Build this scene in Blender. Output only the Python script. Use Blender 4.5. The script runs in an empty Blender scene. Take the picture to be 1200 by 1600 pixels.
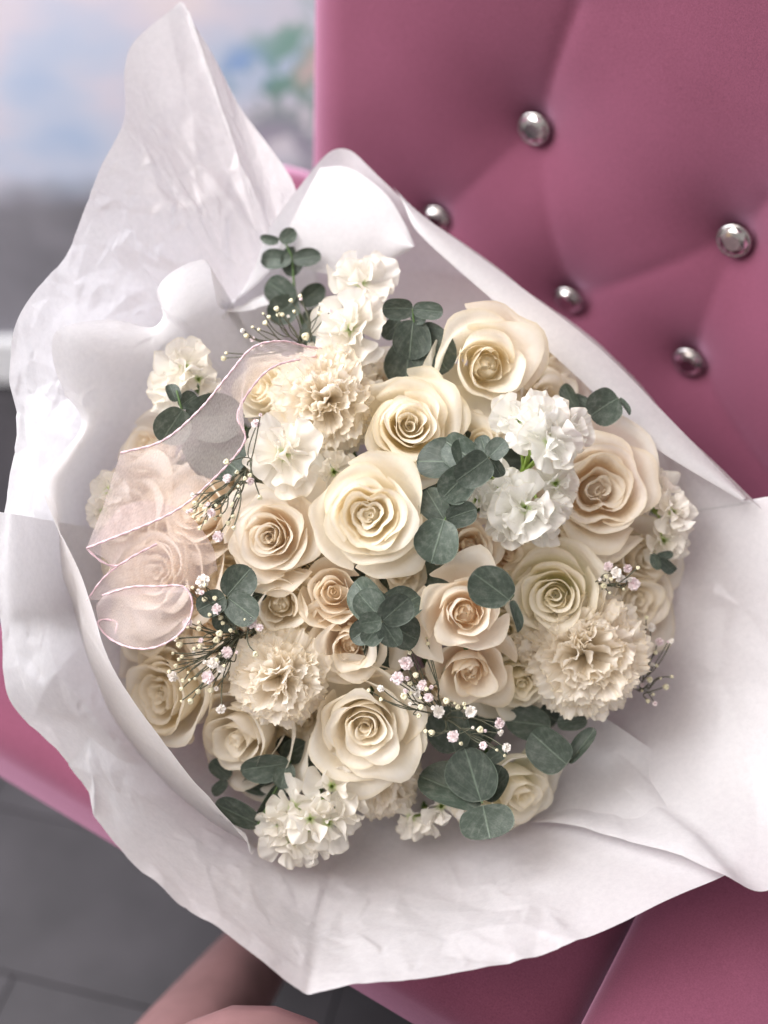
import bpy, math, random
import numpy as np
from mathutils import Vector, Matrix

# ------------------------------------------------------------------ camera, world, lights, exposure
sc = bpy.context.scene
COL = sc.collection
PITCH = math.radians(42.0)
CAM = np.array([0.0, 0.0, 1.25])
F = 1931.0                                   # focal length in pixels of the 1200x1600 photograph
cd = bpy.data.cameras.new('camera')
cam = bpy.data.objects.new('camera', cd)
COL.objects.link(cam)
cam.location = CAM
cam.rotation_euler = (math.pi / 2 - PITCH, 0, 0)
cd.sensor_fit = 'VERTICAL'
cd.sensor_height = 24.0
cd.lens = 24.0 * F / 1600.0
cd.clip_start = 0.02
cd.clip_end = 50
cd.dof.use_dof = True
cd.dof.focus_distance = 0.795
cd.dof.aperture_fstop = 1.5
sc.camera = cam

world = bpy.data.worlds.new('World')
sc.world = world
world.use_nodes = True
bg = world.node_tree.nodes['Background']
bg.inputs[0].default_value = (1.0, 0.95, 0.94, 1)
bg.inputs[1].default_value = 0.48


def area(name, loc, target, sx, sy, power, color):
    ld = bpy.data.lights.new(name, 'AREA')
    ld.shape = 'RECTANGLE'
    ld.size = sx
    ld.size_y = sy
    ld.energy = power
    ld.color = color
    o = bpy.data.objects.new(name, ld)
    COL.objects.link(o)
    o.location = loc
    o.rotation_euler = (Vector(target) - Vector(loc)).to_track_quat('-Z', 'Y').to_euler()
    return o


area('window_light', (-1.5, 0.95, 1.95), (0.0, 0.7, 0.6), 1.9, 1.7, 66, (0.93, 0.95, 1.0))
area('room_lamp', (-1.05, 0.28, 2.3), (0.0, 0.65, 0.6), 2.0, 2.0, 38, (1.0, 0.925, 0.86))

sc.view_settings.view_transform = 'Standard'
sc.view_settings.look = 'None'
sc.view_settings.gamma = 1.0
sc.view_settings.use_curve_mapping = False
sc.view_settings.exposure = 0.22
cy = sc.cycles
cy.use_denoising = True
cy.max_bounces = 14
cy.diffuse_bounces = 12
cy.transmission_bounces = 10
cy.glossy_bounces = 3
cy.transparent_max_bounces = 10
cy.caustics_reflective = False
cy.caustics_refractive = False
cy.adaptive_threshold = 0.04

# ------------------------------------------------------------------ helpers
cp, sp_ = math.cos(PITCH), math.sin(PITCH)
XA = np.array([1.0, 0, 0])
YA = np.array([0, sp_, cp])                   # camera up
ZA = np.array([0, -cp, sp_])                  # towards the viewer
RNG = np.random.RandomState(7)


def P(px, py, d):
    """A point of the place seen at photo pixel (px, py) at distance d along the view axis."""
    return CAM + XA * ((px - 600) * d / F) + YA * ((800 - py) * d / F) - ZA * d


def dirw(x, y, z):
    v = XA * x + YA * y + ZA * z
    return v / np.linalg.norm(v)


def nrm(v):
    return v / (np.linalg.norm(v) + 1e-12)


def frame(axis, origin, spin=0.0):
    z = nrm(np.array(axis))
    h = XA if abs(np.dot(XA, z)) < 0.9 else YA
    x = nrm(h - z * np.dot(h, z))
    y = np.cross(z, x)
    c, s = math.cos(spin), math.sin(spin)
    x2, y2 = x * c + y * s, -x * s + y * c
    m = Matrix.Identity(4)
    for i in range(3):
        m[i][0], m[i][1], m[i][2], m[i][3] = x2[i], y2[i], z[i], origin[i]
    return m


def mesh_from(name, verts, faces, uvs=None, smooth=True):
    """verts (n,3), faces list or (m,k) array, uvs per vertex (n,2)."""
    me = bpy.data.meshes.new(name)
    verts = np.asarray(verts, dtype=np.float32)
    if isinstance(faces, np.ndarray):
        k = faces.shape[1]
        m = faces.shape[0]
        me.vertices.add(len(verts))
        me.vertices.foreach_set('co', verts.ravel())
        me.loops.add(m * k)
        fl = faces.astype(np.int32).ravel()
        me.loops.foreach_set('vertex_index', fl)
        me.polygons.add(m)
        me.polygons.foreach_set('loop_start', np.arange(0, m * k, k, dtype=np.int32))
        try:
            me.polygons.foreach_set('loop_total', np.full(m, k, dtype=np.int32))
        except Exception:
            pass
        me.update(calc_edges=True)
    else:
        me.from_pydata([tuple(v) for v in verts], [], faces)
        fl = np.array([i for f in faces for i in f], dtype=np.int32)
    if uvs is not None:
        ul = me.uv_layers.new(name='UVMap')
        ul.data.foreach_set('uv', np.asarray(uvs, dtype=np.float32)[fl].ravel())
    me.polygons.foreach_set('use_smooth', [smooth] * len(me.polygons))
    me.update()
    return me


_gf = {}


def grid_faces(nu, nv):
    """vertex index = j*nu + i, i over u, j over v"""
    if (nu, nv) not in _gf:
        i, j = np.meshgrid(np.arange(nu - 1), np.arange(nv - 1))
        a = (j * nu + i).ravel()
        _gf[(nu, nv)] = np.stack([a, a + 1, a + 1 + nu, a + nu], 1)
    return _gf[(nu, nv)]


def grid_mesh(name, V, nu, nv, UV=None):
    return mesh_from(name, V.reshape(-1, 3), grid_faces(nu, nv), UV)


def obj(name, me, mat=None, parent=None, mw=None):
    o = bpy.data.objects.new(name, me)
    COL.objects.link(o)
    if mat is not None and len(me.materials) == 0:
        me.materials.append(mat)
    if parent is not None:
        o.parent = parent
    if mw is not None:
        o.matrix_local = mw if parent is not None else mw
    return o


def empty(name, mw):
    o = bpy.data.objects.new(name, None)
    COL.objects.link(o)
    o.empty_display_size = 0.01
    o.matrix_world = mw
    return o


def tag(o, label=None, cat=None, group=None, kind=None):
    if label:
        o['label'] = label
    if cat:
        o['category'] = cat
    if group:
        o['group'] = group
    if kind:
        o['kind'] = kind
    return o


def catmull(pts, n, closed=False):
    pts = np.asarray(pts, float)
    k = len(pts)
    if k == 2:
        t = np.linspace(0, 1, n)[:, None]
        return pts[0] * (1 - t) + pts[1] * t
    ext = np.vstack([2 * pts[0] - pts[1], pts, 2 * pts[-1] - pts[-2]])
    seg = np.linalg.norm(np.diff(pts, axis=0), axis=1)
    cum = np.concatenate([[0], np.cumsum(seg)])
    s = np.linspace(0, cum[-1], n)
    out = []
    for q in s:
        i = min(max(np.searchsorted(cum, q, side='right') - 1, 0), k - 2)
        t = (q - cum[i]) / max(seg[i], 1e-9)
        p0, p1, p2, p3 = ext[i], ext[i + 1], ext[i + 2], ext[i + 3]
        # chord-limited tangents keep the curve tight
        m1, m2 = (p2 - p0) * 0.5, (p3 - p1) * 0.5
        L = seg[i]
        for m in (m1, m2):
            a = np.linalg.norm(m)
            if a > 1.3 * L:
                m *= 1.3 * L / a
        t2, t3 = t * t, t * t * t
        out.append((2 * t3 - 3 * t2 + 1) * p1 + (t3 - 2 * t2 + t) * m1 + (-2 * t3 + 3 * t2) * p2 + (t3 - t2) * m2)
    return np.array(out)


def tube_arrays(pts, radii, sides=6, lobes=0, twist=0.0):
    pts = np.asarray(pts, float)
    n = len(pts)
    radii = np.broadcast_to(np.asarray(radii, float), (n,))
    tan = np.gradient(pts, axis=0)
    tan /= np.linalg.norm(tan, axis=1)[:, None] + 1e-12
    up = np.array([0.31, 0.52, 0.79])
    V = []
    x = nrm(np.cross(tan[0], up))
    s = 0.0
    for i in range(n):
        x = nrm(x - tan[i] * np.dot(x, tan[i]))
        y = np.cross(tan[i], x)
        if i:
            s += np.linalg.norm(pts[i] - pts[i - 1])
        for a in np.arange(sides) * 2 * math.pi / sides:
            r = radii[i] * (1 + (0.35 * math.cos(lobes * (a + twist * s)) if lobes else 0))
            V.append(pts[i] + r * (x * math.cos(a) + y * math.sin(a)))
    Fc = []
    for i in range(n - 1):
        for a in range(sides):
            b = (a + 1) % sides
            Fc.append((i * sides + a, i * sides + b, (i + 1) * sides + b, (i + 1) * sides + a))
    return np.array(V), np.array(Fc)


def join_arrays(parts):
    V, Fc, off = [], [], 0
    for v, f in parts:
        V.append(v)
        Fc.append(f + off)
        off += len(v)
    return np.vstack(V), np.vstack(Fc)


def lathe(profile, n=24):
    V, Fc = [], []
    for r, z in profile:
        for k in range(n):
            a = 2 * math.pi * k / n
            V.append((r * math.cos(a), r * math.sin(a), z))
    for j in range(len(profile) - 1):
        for k in range(n):
            b = (k + 1) % n
            Fc.append((j * n + k, j * n + b, (j + 1) * n + b, (j + 1) * n + k))
    return np.array(V), np.array(Fc)


def bez(a, b, c, d, n):
    t = np.linspace(0, 1, n)[:, None]
    return (1 - t) ** 3 * a + 3 * (1 - t) ** 2 * t * b + 3 * (1 - t) * t * t * c + t ** 3 * d


def to_local(mw, pts):
    inv = np.array(mw.inverted())
    pts = np.asarray(pts)
    return pts @ inv[:3, :3].T + inv[:3, 3]


def snoise(x, ph, freqs=(1.0, 2.3, 4.1), amps=(1, .5, .25)):
    r = 0
    for f, a, p in zip(freqs, amps, ph):
        r = r + a * np.sin(f * x + p)
    return r


# ------------------------------------------------------------------ materials
def new_mat(name):
    m = bpy.data.materials.new(name)
    m.use_nodes = True
    nt = m.node_tree
    for n in list(nt.nodes):
        nt.nodes.remove(n)
    out = nt.nodes.new('ShaderNodeOutputMaterial')
    return m, nt, out


def N(nt, typ, **kw):
    n = nt.nodes.new(typ)
    for k, v in kw.items():
        setattr(n, k, v)
    return n


def ramp(nt, stops, fac=None):
    r = N(nt, 'ShaderNodeValToRGB')
    el = r.color_ramp.elements
    while len(el) < len(stops):
        el.new(0.5)
    for e, (p, c) in zip(el, stops):
        e.position = p
        e.color = (*c, 1)
    if fac is not None:
        nt.links.new(fac, r.inputs[0])
    return r


def noise(nt, vec, scale, detail=3, rough=0.55):
    n = N(nt, 'ShaderNodeTexNoise')
    n.inputs['Scale'].default_value = scale
    n.inputs['Detail'].default_value = detail
    n.inputs['Roughness'].default_value = rough
    if vec is not None:
        nt.links.new(vec, n.inputs['Vector'])
    return n


def mixrgb(nt, a, b, fac, mode='MIX'):
    m = N(nt, 'ShaderNodeMix', data_type='RGBA', blend_type=mode)
    for sock, v in ((m.inputs[0], fac), (m.inputs[6], a), (m.inputs[7], b)):
        if isinstance(v, (int, float)):
            sock.default_value = v
        elif isinstance(v, tuple):
            sock.default_value = (*v, 1)
        else:
            nt.links.new(v, sock)
    return m.outputs[2]


def petal_mat(name, base, mid, tip, transl=0.3, vein=0.25, mpos=0.5):
    pale = lambda c, k: tuple(x + (0.985 - x) * k for x in c)
    mid, tip = pale(mid, .16), pale(tip, .12)
    m, nt, out = new_mat(name)
    L = nt.links
    uv = N(nt, 'ShaderNodeUVMap')
    sep = N(nt, 'ShaderNodeSeparateXYZ')
    L.new(uv.outputs[0], sep.inputs[0])
    edge = (tip[0] * .97, tip[1] * .94, tip[2] * .86)
    r = ramp(nt, [(0.0, base), (mpos, mid), (0.93, tip), (1.0, edge)], sep.outputs[1])
    mp = N(nt, 'ShaderNodeMapping')
    mp.inputs['Scale'].default_value = (26, 2.2, 1)
    L.new(uv.outputs[0], mp.inputs[0])
    vn = noise(nt, mp.outputs[0], 1.6, 1)
    oi = N(nt, 'ShaderNodeObjectInfo')
    hs = N(nt, 'ShaderNodeHueSaturation')
    mr = N(nt, 'ShaderNodeMapRange')
    mr.inputs[3].default_value = 0.78
    mr.inputs[4].default_value = 1.2
    L.new(oi.outputs['Random'], mr.inputs[0])
    L.new(mr.outputs[0], hs.inputs['Saturation'])
    mr2 = N(nt, 'ShaderNodeMapRange')
    mr2.inputs[3].default_value = 0.965
    mr2.inputs[4].default_value = 1.02
    L.new(vn.outputs[0], mr2.inputs[0])
    L.new(mr2.outputs[0], hs.inputs['Value'])
    L.new(r.outputs[0], hs.inputs['Color'])
    tc = N(nt, 'ShaderNodeTexCoord')
    bl = noise(nt, tc.outputs['Object'], 75, 2, 0.7)
    blr = ramp(nt, [(0.35, (0.975, 0.96, 0.93)), (0.6, (1, 1, 1))], bl.outputs[0])
    col = mixrgb(nt, hs.outputs[0], blr.outputs[0], 0.8, 'MULTIPLY')
    bp = N(nt, 'ShaderNodeBump')
    bp.inputs['Strength'].default_value = vein
    bp.inputs['Distance'].default_value = 0.0008
    L.new(vn.outputs[0], bp.inputs['Height'])
    df = N(nt, 'ShaderNodeBsdfDiffuse')
    L.new(col, df.inputs[0])
    L.new(bp.outputs[0], df.inputs['Normal'])
    tr = N(nt, 'ShaderNodeBsdfTranslucent')
    L.new(col, tr.inputs[0])
    mx = N(nt, 'ShaderNodeMixShader')
    mx.inputs[0].default_value = transl
    L.new(df.outputs[0], mx.inputs[1])
    L.new(tr.outputs[0], mx.inputs[2])
    gl = N(nt, 'ShaderNodeBsdfGlossy')
    gl.inputs['Roughness'].default_value = 0.45
    m3 = N(nt, 'ShaderNodeMixShader')
    m3.inputs[0].default_value = 0.025
    L.new(mx.outputs[0], m3.inputs[1])
    L.new(gl.outputs[0], m3.inputs[2])
    L.new(m3.outputs[0], out.inputs[0])
    return m


M = {}
M['cream'] = petal_mat('petal_cream', (0.93, 0.83, 0.54), (0.98, 0.915, 0.765), (0.985, 0.935, 0.825), 0.5)
M['ivory'] = petal_mat('petal_ivory', (0.94, 0.85, 0.65), (0.98, 0.92, 0.80), (0.985, 0.94, 0.85), 0.5)
M['blush'] = petal_mat('petal_blush', (0.96, 0.77, 0.56), (0.98, 0.90, 0.78), (0.985, 0.93, 0.84), 0.5)
M['peach'] = petal_mat('petal_peach', (0.96, 0.72, 0.50), (0.98, 0.875, 0.73), (0.985, 0.915, 0.80), 0.5)
M['green_cream'] = petal_mat('petal_green_cream', (0.78, 0.78, 0.44), (0.96, 0.92, 0.75), (0.98, 0.935, 0.82), 0.5)
M['carnation'] = petal_mat('petal_carnation', (0.965, 0.89, 0.74), (0.985, 0.93, 0.83), (0.988, 0.945, 0.87), 0.52, 0.25)
M['white'] = petal_mat('petal_white', (0.58, 0.72, 0.32), (0.91, 0.905, 0.86), (0.92, 0.915, 0.885), 0.46, 0.2, .22)
M['stock_cream'] = petal_mat('petal_stock_cream', (0.60, 0.71, 0.34), (0.935, 0.90, 0.815), (0.945, 0.915, 0.86), 0.46, 0.2, .22)


def leaf_mat():
    m, nt, out = new_mat('eucalyptus_leaf')
    L = nt.links
    uv = N(nt, 'ShaderNodeUVMap')
    sep = N(nt, 'ShaderNodeSeparateXYZ')
    L.new(uv.outputs[0], sep.inputs[0])
    # u runs -1..1 stored as 0..1
    a = N(nt, 'ShaderNodeMath', operation='MULTIPLY_ADD')
    a.inputs[1].default_value = 2
    a.inputs[2].default_value = -1
    L.new(sep.outputs[0], a.inputs[0])
    ab = N(nt, 'ShaderNodeMath', operation='ABSOLUTE')
    L.new(a.outputs[0], ab.inputs[0])
    tc = N(nt, 'ShaderNodeTexCoord')
    n1 = noise(nt, tc.outputs['Object'], 5, 6, 0.68)
    n2 = noise(nt, tc.outputs['Object'], 26, 4, 0.6)
    base = ramp(nt, [(0.32, (0.042, 0.060, 0.044)), (0.5, (0.066, 0.088, 0.068)), (0.70, (0.150, 0.172, 0.145))], n1.outputs[0])
    oi = N(nt, 'ShaderNodeObjectInfo')
    hs = N(nt, 'ShaderNodeHueSaturation')
    mr = N(nt, 'ShaderNodeMapRange')
    mr.inputs[3].default_value = 0.75
    mr.inputs[4].default_value = 1.25
    L.new(oi.outputs['Random'], mr.inputs[0])
    L.new(mr.outputs[0], hs.inputs['Value'])
    L.new(base.outputs[0], hs.inputs['Color'])
    # veins: slanted lines either side of a midrib
    vv = N(nt, 'ShaderNodeMath', operation='MULTIPLY_ADD')
    vv.inputs[1].default_value = -0.55
    L.new(ab.outputs[0], vv.inputs[0])
    L.new(sep.outputs[1], vv.inputs[2])
    cmb = N(nt, 'ShaderNodeCombineXYZ')
    L.new(vv.outputs[0], cmb.inputs[0])
    wv = N(nt, 'ShaderNodeTexWave')
    wv.inputs['Scale'].default_value = 1.7
    wv.inputs['Distortion'].default_value = 4.5
    wv.inputs['Detail'].default_value = 2
    L.new(cmb.outputs[0], wv.inputs['Vector'])
    wr = ramp(nt, [(0.0, (0, 0, 0)), (0.86, (0, 0, 0)), (1.0, (1, 1, 1))], wv.outputs[0])
    mid = ramp(nt, [(0.0, (1, 1, 1)), (0.03, (0.6, 0.6, 0.6)), (0.06, (0, 0, 0)), (0.955, (0, 0, 0)), (0.985, (0.75, 0.75, 0.75))], ab.outputs[0])
    tot = mixrgb(nt, mid.outputs[0], wr.outputs[0], 0.18, 'ADD')
    dim = N(nt, 'ShaderNodeMath', operation='MULTIPLY')
    dim.inputs[1].default_value = 0.42
    L.new(tot, dim.inputs[0])
    col = mixrgb(nt, hs.outputs[0], (0.26, 0.33, 0.25), dim.outputs[0])
    nv = ramp(nt, [(0.0, (0.9, 0.85, 0.7)), (0.12, (0, 0, 0))], sep.outputs[1])
    d2 = N(nt, 'ShaderNodeMath', operation='MULTIPLY')
    d2.inputs[1].default_value = 0.6
    L.new(nv.outputs[0], d2.inputs[0])
    col = mixrgb(nt, col, (0.40, 0.44, 0.34), d2.outputs[0])
    pb = N(nt, 'ShaderNodeBsdfPrincipled')
    L.new(col, pb.inputs['Base Color'])
    rr = N(nt, 'ShaderNodeMapRange')
    rr.inputs[3].default_value = 0.36
    rr.inputs[4].default_value = 0.62
    L.new(n1.outputs[0], rr.inputs[0])
    L.new(rr.outputs[0], pb.inputs['Roughness'])
    pb.inputs['Specular IOR Level'].default_value = 0.45
    bp = N(nt, 'ShaderNodeBump')
    bp.inputs['Strength'].default_value = 0.5
    bp.inputs['Distance'].default_value = 0.0012
    hh = mixrgb(nt, n2.outputs[0], tot, 0.5)
    L.new(hh, bp.inputs['Height'])
    L.new(bp.outputs[0], pb.inputs['Normal'])
    tr = N(nt, 'ShaderNodeBsdfTranslucent')
    L.new(col, tr.inputs[0])
    mx = N(nt, 'ShaderNodeMixShader')
    mx.inputs[0].default_value = 0.12
    L.new(pb.outputs[0], mx.inputs[1])
    L.new(tr.outputs[0], mx.inputs[2])
    L.new(mx.outputs[0], out.inputs[0])
    return m


M['leaf'] = leaf_mat()


def plain(name, c, rough=0.6, nscale=60, var=0.25, metal=0.0, bump=0.0, spec=0.4, sheen=0.0):
    m, nt, out = new_mat(name)
    L = nt.links
    tc = N(nt, 'ShaderNodeTexCoord')
    n = noise(nt, tc.outputs['Object'], nscale, 4)
    c0 = tuple(x * (1 - var) for x in c)
    c1 = tuple(min(1, x * (1 + var)) for x in c)
    r = ramp(nt, [(0.3, c0), (0.7, c1)], n.outputs[0])
    pb = N(nt, 'ShaderNodeBsdfPrincipled')
    L.new(r.outputs[0], pb.inputs['Base Color'])
    pb.inputs['Roughness'].default_value = rough
    pb.inputs['Metallic'].default_value = metal
    pb.inputs['Specular IOR Level'].default_value = spec
    pb.inputs['Sheen Weight'].default_value = sheen
    if bump:
        bp = N(nt, 'ShaderNodeBump')
        bp.inputs['Strength'].default_value = bump
        bp.inputs['Distance'].default_value = 0.002
        L.new(n.outputs[0], bp.inputs['Height'])
        L.new(bp.outputs[0], pb.inputs['Normal'])
    L.new(pb.outputs[0], out.inputs[0])
    return m


M['stem'] = plain('green_stem', (0.10, 0.17, 0.06), 0.5, 90)
M['eye'] = plain('green_eye', (0.36, 0.50, 0.13), 0.6, 200)
M['twig'] = plain('grey_green_twig', (0.10, 0.105, 0.07), 0.6, 200)
M['gyp_bud'] = plain('gypsophila_bud', (0.74, 0.70, 0.50), 0.6, 500, 0.25)
M['gyp_white'] = plain('gypsophila_white', (0.90, 0.87, 0.83), 0.7, 500, 0.08)
M['gyp_pink'] = plain('gypsophila_pink', (0.88, 0.79, 0.80), 0.7, 500, 0.1)
M['silver'] = plain('silver_setting', (0.45, 0.43, 0.42), 0.25, 50, 0.15, 1.0)
M['crystal'] = plain('cut_crystal', (0.60, 0.57, 0.55), 0.08, 60, 0.35, 1.0)
M['skin'] = plain('skin', (0.25, 0.135, 0.135), 0.5, 25, 0.18, bump=.1)
M['shorts'] = plain('dark_cloth', (0.03, 0.035, 0.06), 0.9, 200)
M['baseboard'] = plain('white_paint', (0.74, 0.74, 0.76), 0.5, 10, 0.04)
M['dark_wood'] = plain('dark_wood', (0.05, 0.035, 0.03), 0.5, 30)
M['plank'] = plain('grey_plank', (0.034, 0.030, 0.034), 0.6, 9, 0.3, bump=0.2)
M['subfloor'] = plain('floor_joint', (0.028, 0.025, 0.028), 0.9, 20)


def velvet():
    m, nt, out = new_mat('pink_velvet')
    L = nt.links
    tc = N(nt, 'ShaderNodeTexCoord')
    n1 = noise(nt, tc.outputs['Object'], 5, 3)
    n2 = noise(nt, tc.outputs['Object'], 900, 2)
    n3 = noise(nt, tc.outputs['Object'], 45, 4)
    r = ramp(nt, [(0.3, (0.160, 0.047, 0.079)), (0.7, (0.208, 0.063, 0.107))], n1.outputs[0])
    r2 = ramp(nt, [(0.25, (0.80, 0.80, 0.80)), (0.75, (1.12, 1.12, 1.12))], n2.outputs[0])
    c = mixrgb(nt, r.outputs[0], r2.outputs[0], 1.0, 'MULTIPLY')
    pb = N(nt, 'ShaderNodeBsdfPrincipled')
    L.new(c, pb.inputs['Base Color'])
    pb.inputs['Roughness'].default_value = 0.85
    pb.inputs['Specular IOR Level'].default_value = 0.1
    pb.inputs['Sheen Weight'].default_value = 1.0
    pb.inputs['Sheen Roughness'].default_value = 0.42
    pb.inputs['Sheen Tint'].default_value = (0.95, 0.55, 0.78, 1)
    bp = N(nt, 'ShaderNodeBump')
    bp.inputs['Strength'].default_value = 0.12
    bp.inputs['Distance'].default_value = 0.002
    h = mixrgb(nt, n2.outputs[0], n3.outputs[0], 0.4)
    L.new(h, bp.inputs['Height'])
    L.new(bp.outputs[0], pb.inputs['Normal'])
    L.new(pb.outputs[0], out.inputs[0])
    return m


M['velvet'] = velvet()


def paper_mat():
    m, nt, out = new_mat('tissue_paper')
    L = nt.links
    tc = N(nt, 'ShaderNodeTexCoord')
    n1 = noise(nt, tc.outputs['Object'], 260, 3, 0.75)
    r = ramp(nt, [(0.3, (0.78, 0.77, 0.785)), (0.7, (0.85, 0.838, 0.85))], n1.outputs[0])
    df = N(nt, 'ShaderNodeBsdfDiffuse')
    L.new(r.outputs[0], df.inputs[0])
    bp = N(nt, 'ShaderNodeBump')
    bp.inputs['Strength'].default_value = 0.22
    bp.inputs['Distance'].default_value = 0.001
    L.new(n1.outputs[0], bp.inputs['Height'])
    L.new(bp.outputs[0], df.inputs['Normal'])
    tr = N(nt, 'ShaderNodeBsdfTranslucent')
    L.new(r.outputs[0], tr.inputs[0])
    mx = N(nt, 'ShaderNodeMixShader')
    mx.inputs[0].default_value = 0.46
    L.new(df.outputs[0], mx.inputs[1])
    L.new(tr.outputs[0], mx.inputs[2])
    gl = N(nt, 'ShaderNodeBsdfGlossy')
    gl.inputs['Roughness'].default_value = 0.36
    m3 = N(nt, 'ShaderNodeMixShader')
    m3.inputs[0].default_value = 0.035
    L.new(mx.outputs[0], m3.inputs[1])
    L.new(gl.outputs[0], m3.inputs[2])
    L.new(m3.outputs[0], out.inputs[0])
    return m


M['paper'] = paper_mat()


def organza(name, opacity):
    m, nt, out = new_mat(name)
    L = nt.links
    uv = N(nt, 'ShaderNodeUVMap')
    mp = N(nt, 'ShaderNodeMapping')
    mp.inputs['Scale'].default_value = (160, 30, 1)
    L.new(uv.outputs[0], mp.inputs[0])
    n = noise(nt, mp.outputs[0], 1.0, 2)
    mr = N(nt, 'ShaderNodeMapRange')
    mr.inputs[1].default_value = 0.3
    mr.inputs[2].default_value = 0.7
    mr.inputs[3].default_value = opacity - 0.08
    mr.inputs[4].default_value = opacity + 0.08
    L.new(n.outputs[0], mr.inputs[0])
    df = N(nt, 'ShaderNodeBsdfPrincipled')
    df.inputs['Base Color'].default_value = (0.93, 0.82, 0.82, 1)
    df.inputs['Roughness'].default_value = 0.5
    df.inputs['Sheen Weight'].default_value = 0.4
    tr = N(nt, 'ShaderNodeBsdfTranslucent')
    tr.inputs[0].default_value = (0.94, 0.83, 0.83, 1)
    mx = N(nt, 'ShaderNodeMixShader')
    mx.inputs[0].default_value = 0.4
    L.new(df.outputs[0], mx.inputs[1])
    L.new(tr.outputs[0], mx.inputs[2])
    tp = N(nt, 'ShaderNodeBsdfTransparent')
    tp.inputs[0].default_value = (0.97, 0.93, 0.94, 1)
    m2 = N(nt, 'ShaderNodeMixShader')
    L.new(mr.outputs[0], m2.inputs[0])
    L.new(tp.outputs[0], m2.inputs[1])
    L.new(mx.outputs[0], m2.inputs[2])
    L.new(m2.outputs[0], out.inputs[0])
    return m


M['organza'] = organza('pink_organza', 0.38)
M['cord'] = plain('pink_cord', (0.74, 0.53, 0.58), 0.6, 600, 0.12, sheen=0.3)


def mural():
    m, nt, out = new_mat('painted_mural')
    L = nt.links
    tc = N(nt, 'ShaderNodeTexCoord')
    o = tc.outputs['Object']
    mp = N(nt, 'ShaderNodeMapping')
    mp.inputs['Scale'].default_value = (1, 1, 1.9)
    L.new(o, mp.inputs[0])
    n1 = noise(nt, mp.outputs[0], 2.6, 3)
    sky = ramp(nt, [(0.34, (0.38, 0.48, 0.66)), (0.45, (0.50, 0.55, 0.68)), (0.54, (0.62, 0.58, 0.66)), (0.66, (0.72, 0.63, 0.65))], n1.outputs[0])
    sep = N(nt, 'ShaderNodeSeparateXYZ')
    L.new(o, sep.inputs[0])
    # grey painted rocks along the foot of the wall
    n2 = noise(nt, o, 3.0, 3)
    ad = N(nt, 'ShaderNodeMath', operation='MULTIPLY_ADD')
    ad.inputs[1].default_value = 0.25
    L.new(n2.outputs[0], ad.inputs[0])
    L.new(sep.outputs[2], ad.inputs[2])
    hm = ramp(nt, [(0.46, (1, 1, 1)), (0.52, (0, 0, 0))], ad.outputs[0])
    n3 = noise(nt, o, 9, 5, 0.65)
    rock = ramp(nt, [(0.3, (0.15, 0.145, 0.165)), (0.7, (0.25, 0.24, 0.27))], n3.outputs[0])
    c = mixrgb(nt, sky.outputs[0], rock.outputs[0], hm.outputs[0])
    # painted vine: leaves and blossoms round one place
    def blob(x, z, r):
        vm = N(nt, 'ShaderNodeVectorMath', operation='DISTANCE')
        cb = N(nt, 'ShaderNodeCombineXYZ')
        L.new(sep.outputs[0], cb.inputs[0])
        L.new(sep.outputs[2], cb.inputs[2])
        L.new(cb.outputs[0], vm.inputs[0])
        vm.inputs[1].default_value = (x, 0, z)
        r_ = ramp(nt, [(r * 0.35, (1, 1, 1)), (r, (0, 0, 0))], vm.outputs['Value'])
        return r_.outputs[0]
    vo = N(nt, 'ShaderNodeTexVoronoi')
    vo.inputs['Scale'].default_value = 26
    L.new(o, vo.inputs['Vector'])
    n4 = noise(nt, o, 24, 3)
    def paint(c, x, z, r, colr, th):
        b = blob(x, z, r)
        g = ramp(nt, [(th, (0, 0, 0)), (th + .07, (1, 1, 1))], n4.outputs[0])
        f = mixrgb(nt, b, g.outputs[0], 1.0, 'MULTIPLY')
        return mixrgb(nt, c, colr, f)
    c = paint(c, -0.135, 0.475, 0.13, (0.12, 0.26, 0.20), 0.42)
    c = paint(c, -0.105, 0.56, 0.10, (0.20, 0.34, 0.30), 0.48)
    c = paint(c, -0.085, 0.53, 0.06, (0.60, 0.44, 0.44), 0.50)
    c = paint(c, -0.20, 0.535, 0.045, (0.24, 0.36, 0.62), 0.44)
    c = paint(c, -0.16, 0.40, 0.12, (0.34, 0.30, 0.38), 0.40)
    pb = N(nt, 'ShaderNodeBsdfPrincipled')
    L.new(c, pb.inputs['Base Color'])
    pb.inputs['Roughness'].default_value = 0.8
    L.new(pb.outputs[0], out.inputs[0])
    return m


M['mural'] = mural()

# ------------------------------------------------------------------ the setting: floor, wall
def box_mesh(name, sx, sy, sz, bevel=0.0):
    x, y, z = sx / 2, sy / 2, sz
    b = bevel
    if b <= 0:
        V = [(-x, -y, 0), (x, -y, 0), (x, y, 0), (-x, y, 0), (-x, -y, z), (x, -y, z), (x, y, z), (-x, y, z)]
        Fc = [(0, 3, 2, 1), (4, 5, 6, 7), (0, 1, 5, 4), (1, 2, 6, 5), (2, 3, 7, 6), (3, 0, 4, 7)]
    else:
        V = [(-x, -y, 0), (x, -y, 0), (x, y, 0), (-x, y, 0), (-x, -y, z - b), (x, -y, z - b), (x, y, z - b), (-x, y, z - b),
             (-x + b, -y + b, z), (x - b, -y + b, z), (x - b, y - b, z), (-x + b, y - b, z)]
        Fc = [(0, 3, 2, 1), (0, 1, 5, 4), (1, 2, 6, 5), (2, 3, 7, 6), (3, 0, 4, 7), (4, 5, 9, 8), (5, 6, 10, 9), (6, 7, 11, 10), (7, 4, 8, 11), (8, 9, 10, 11)]
    return mesh_from(name, np.array(V), Fc, None, False)


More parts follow.
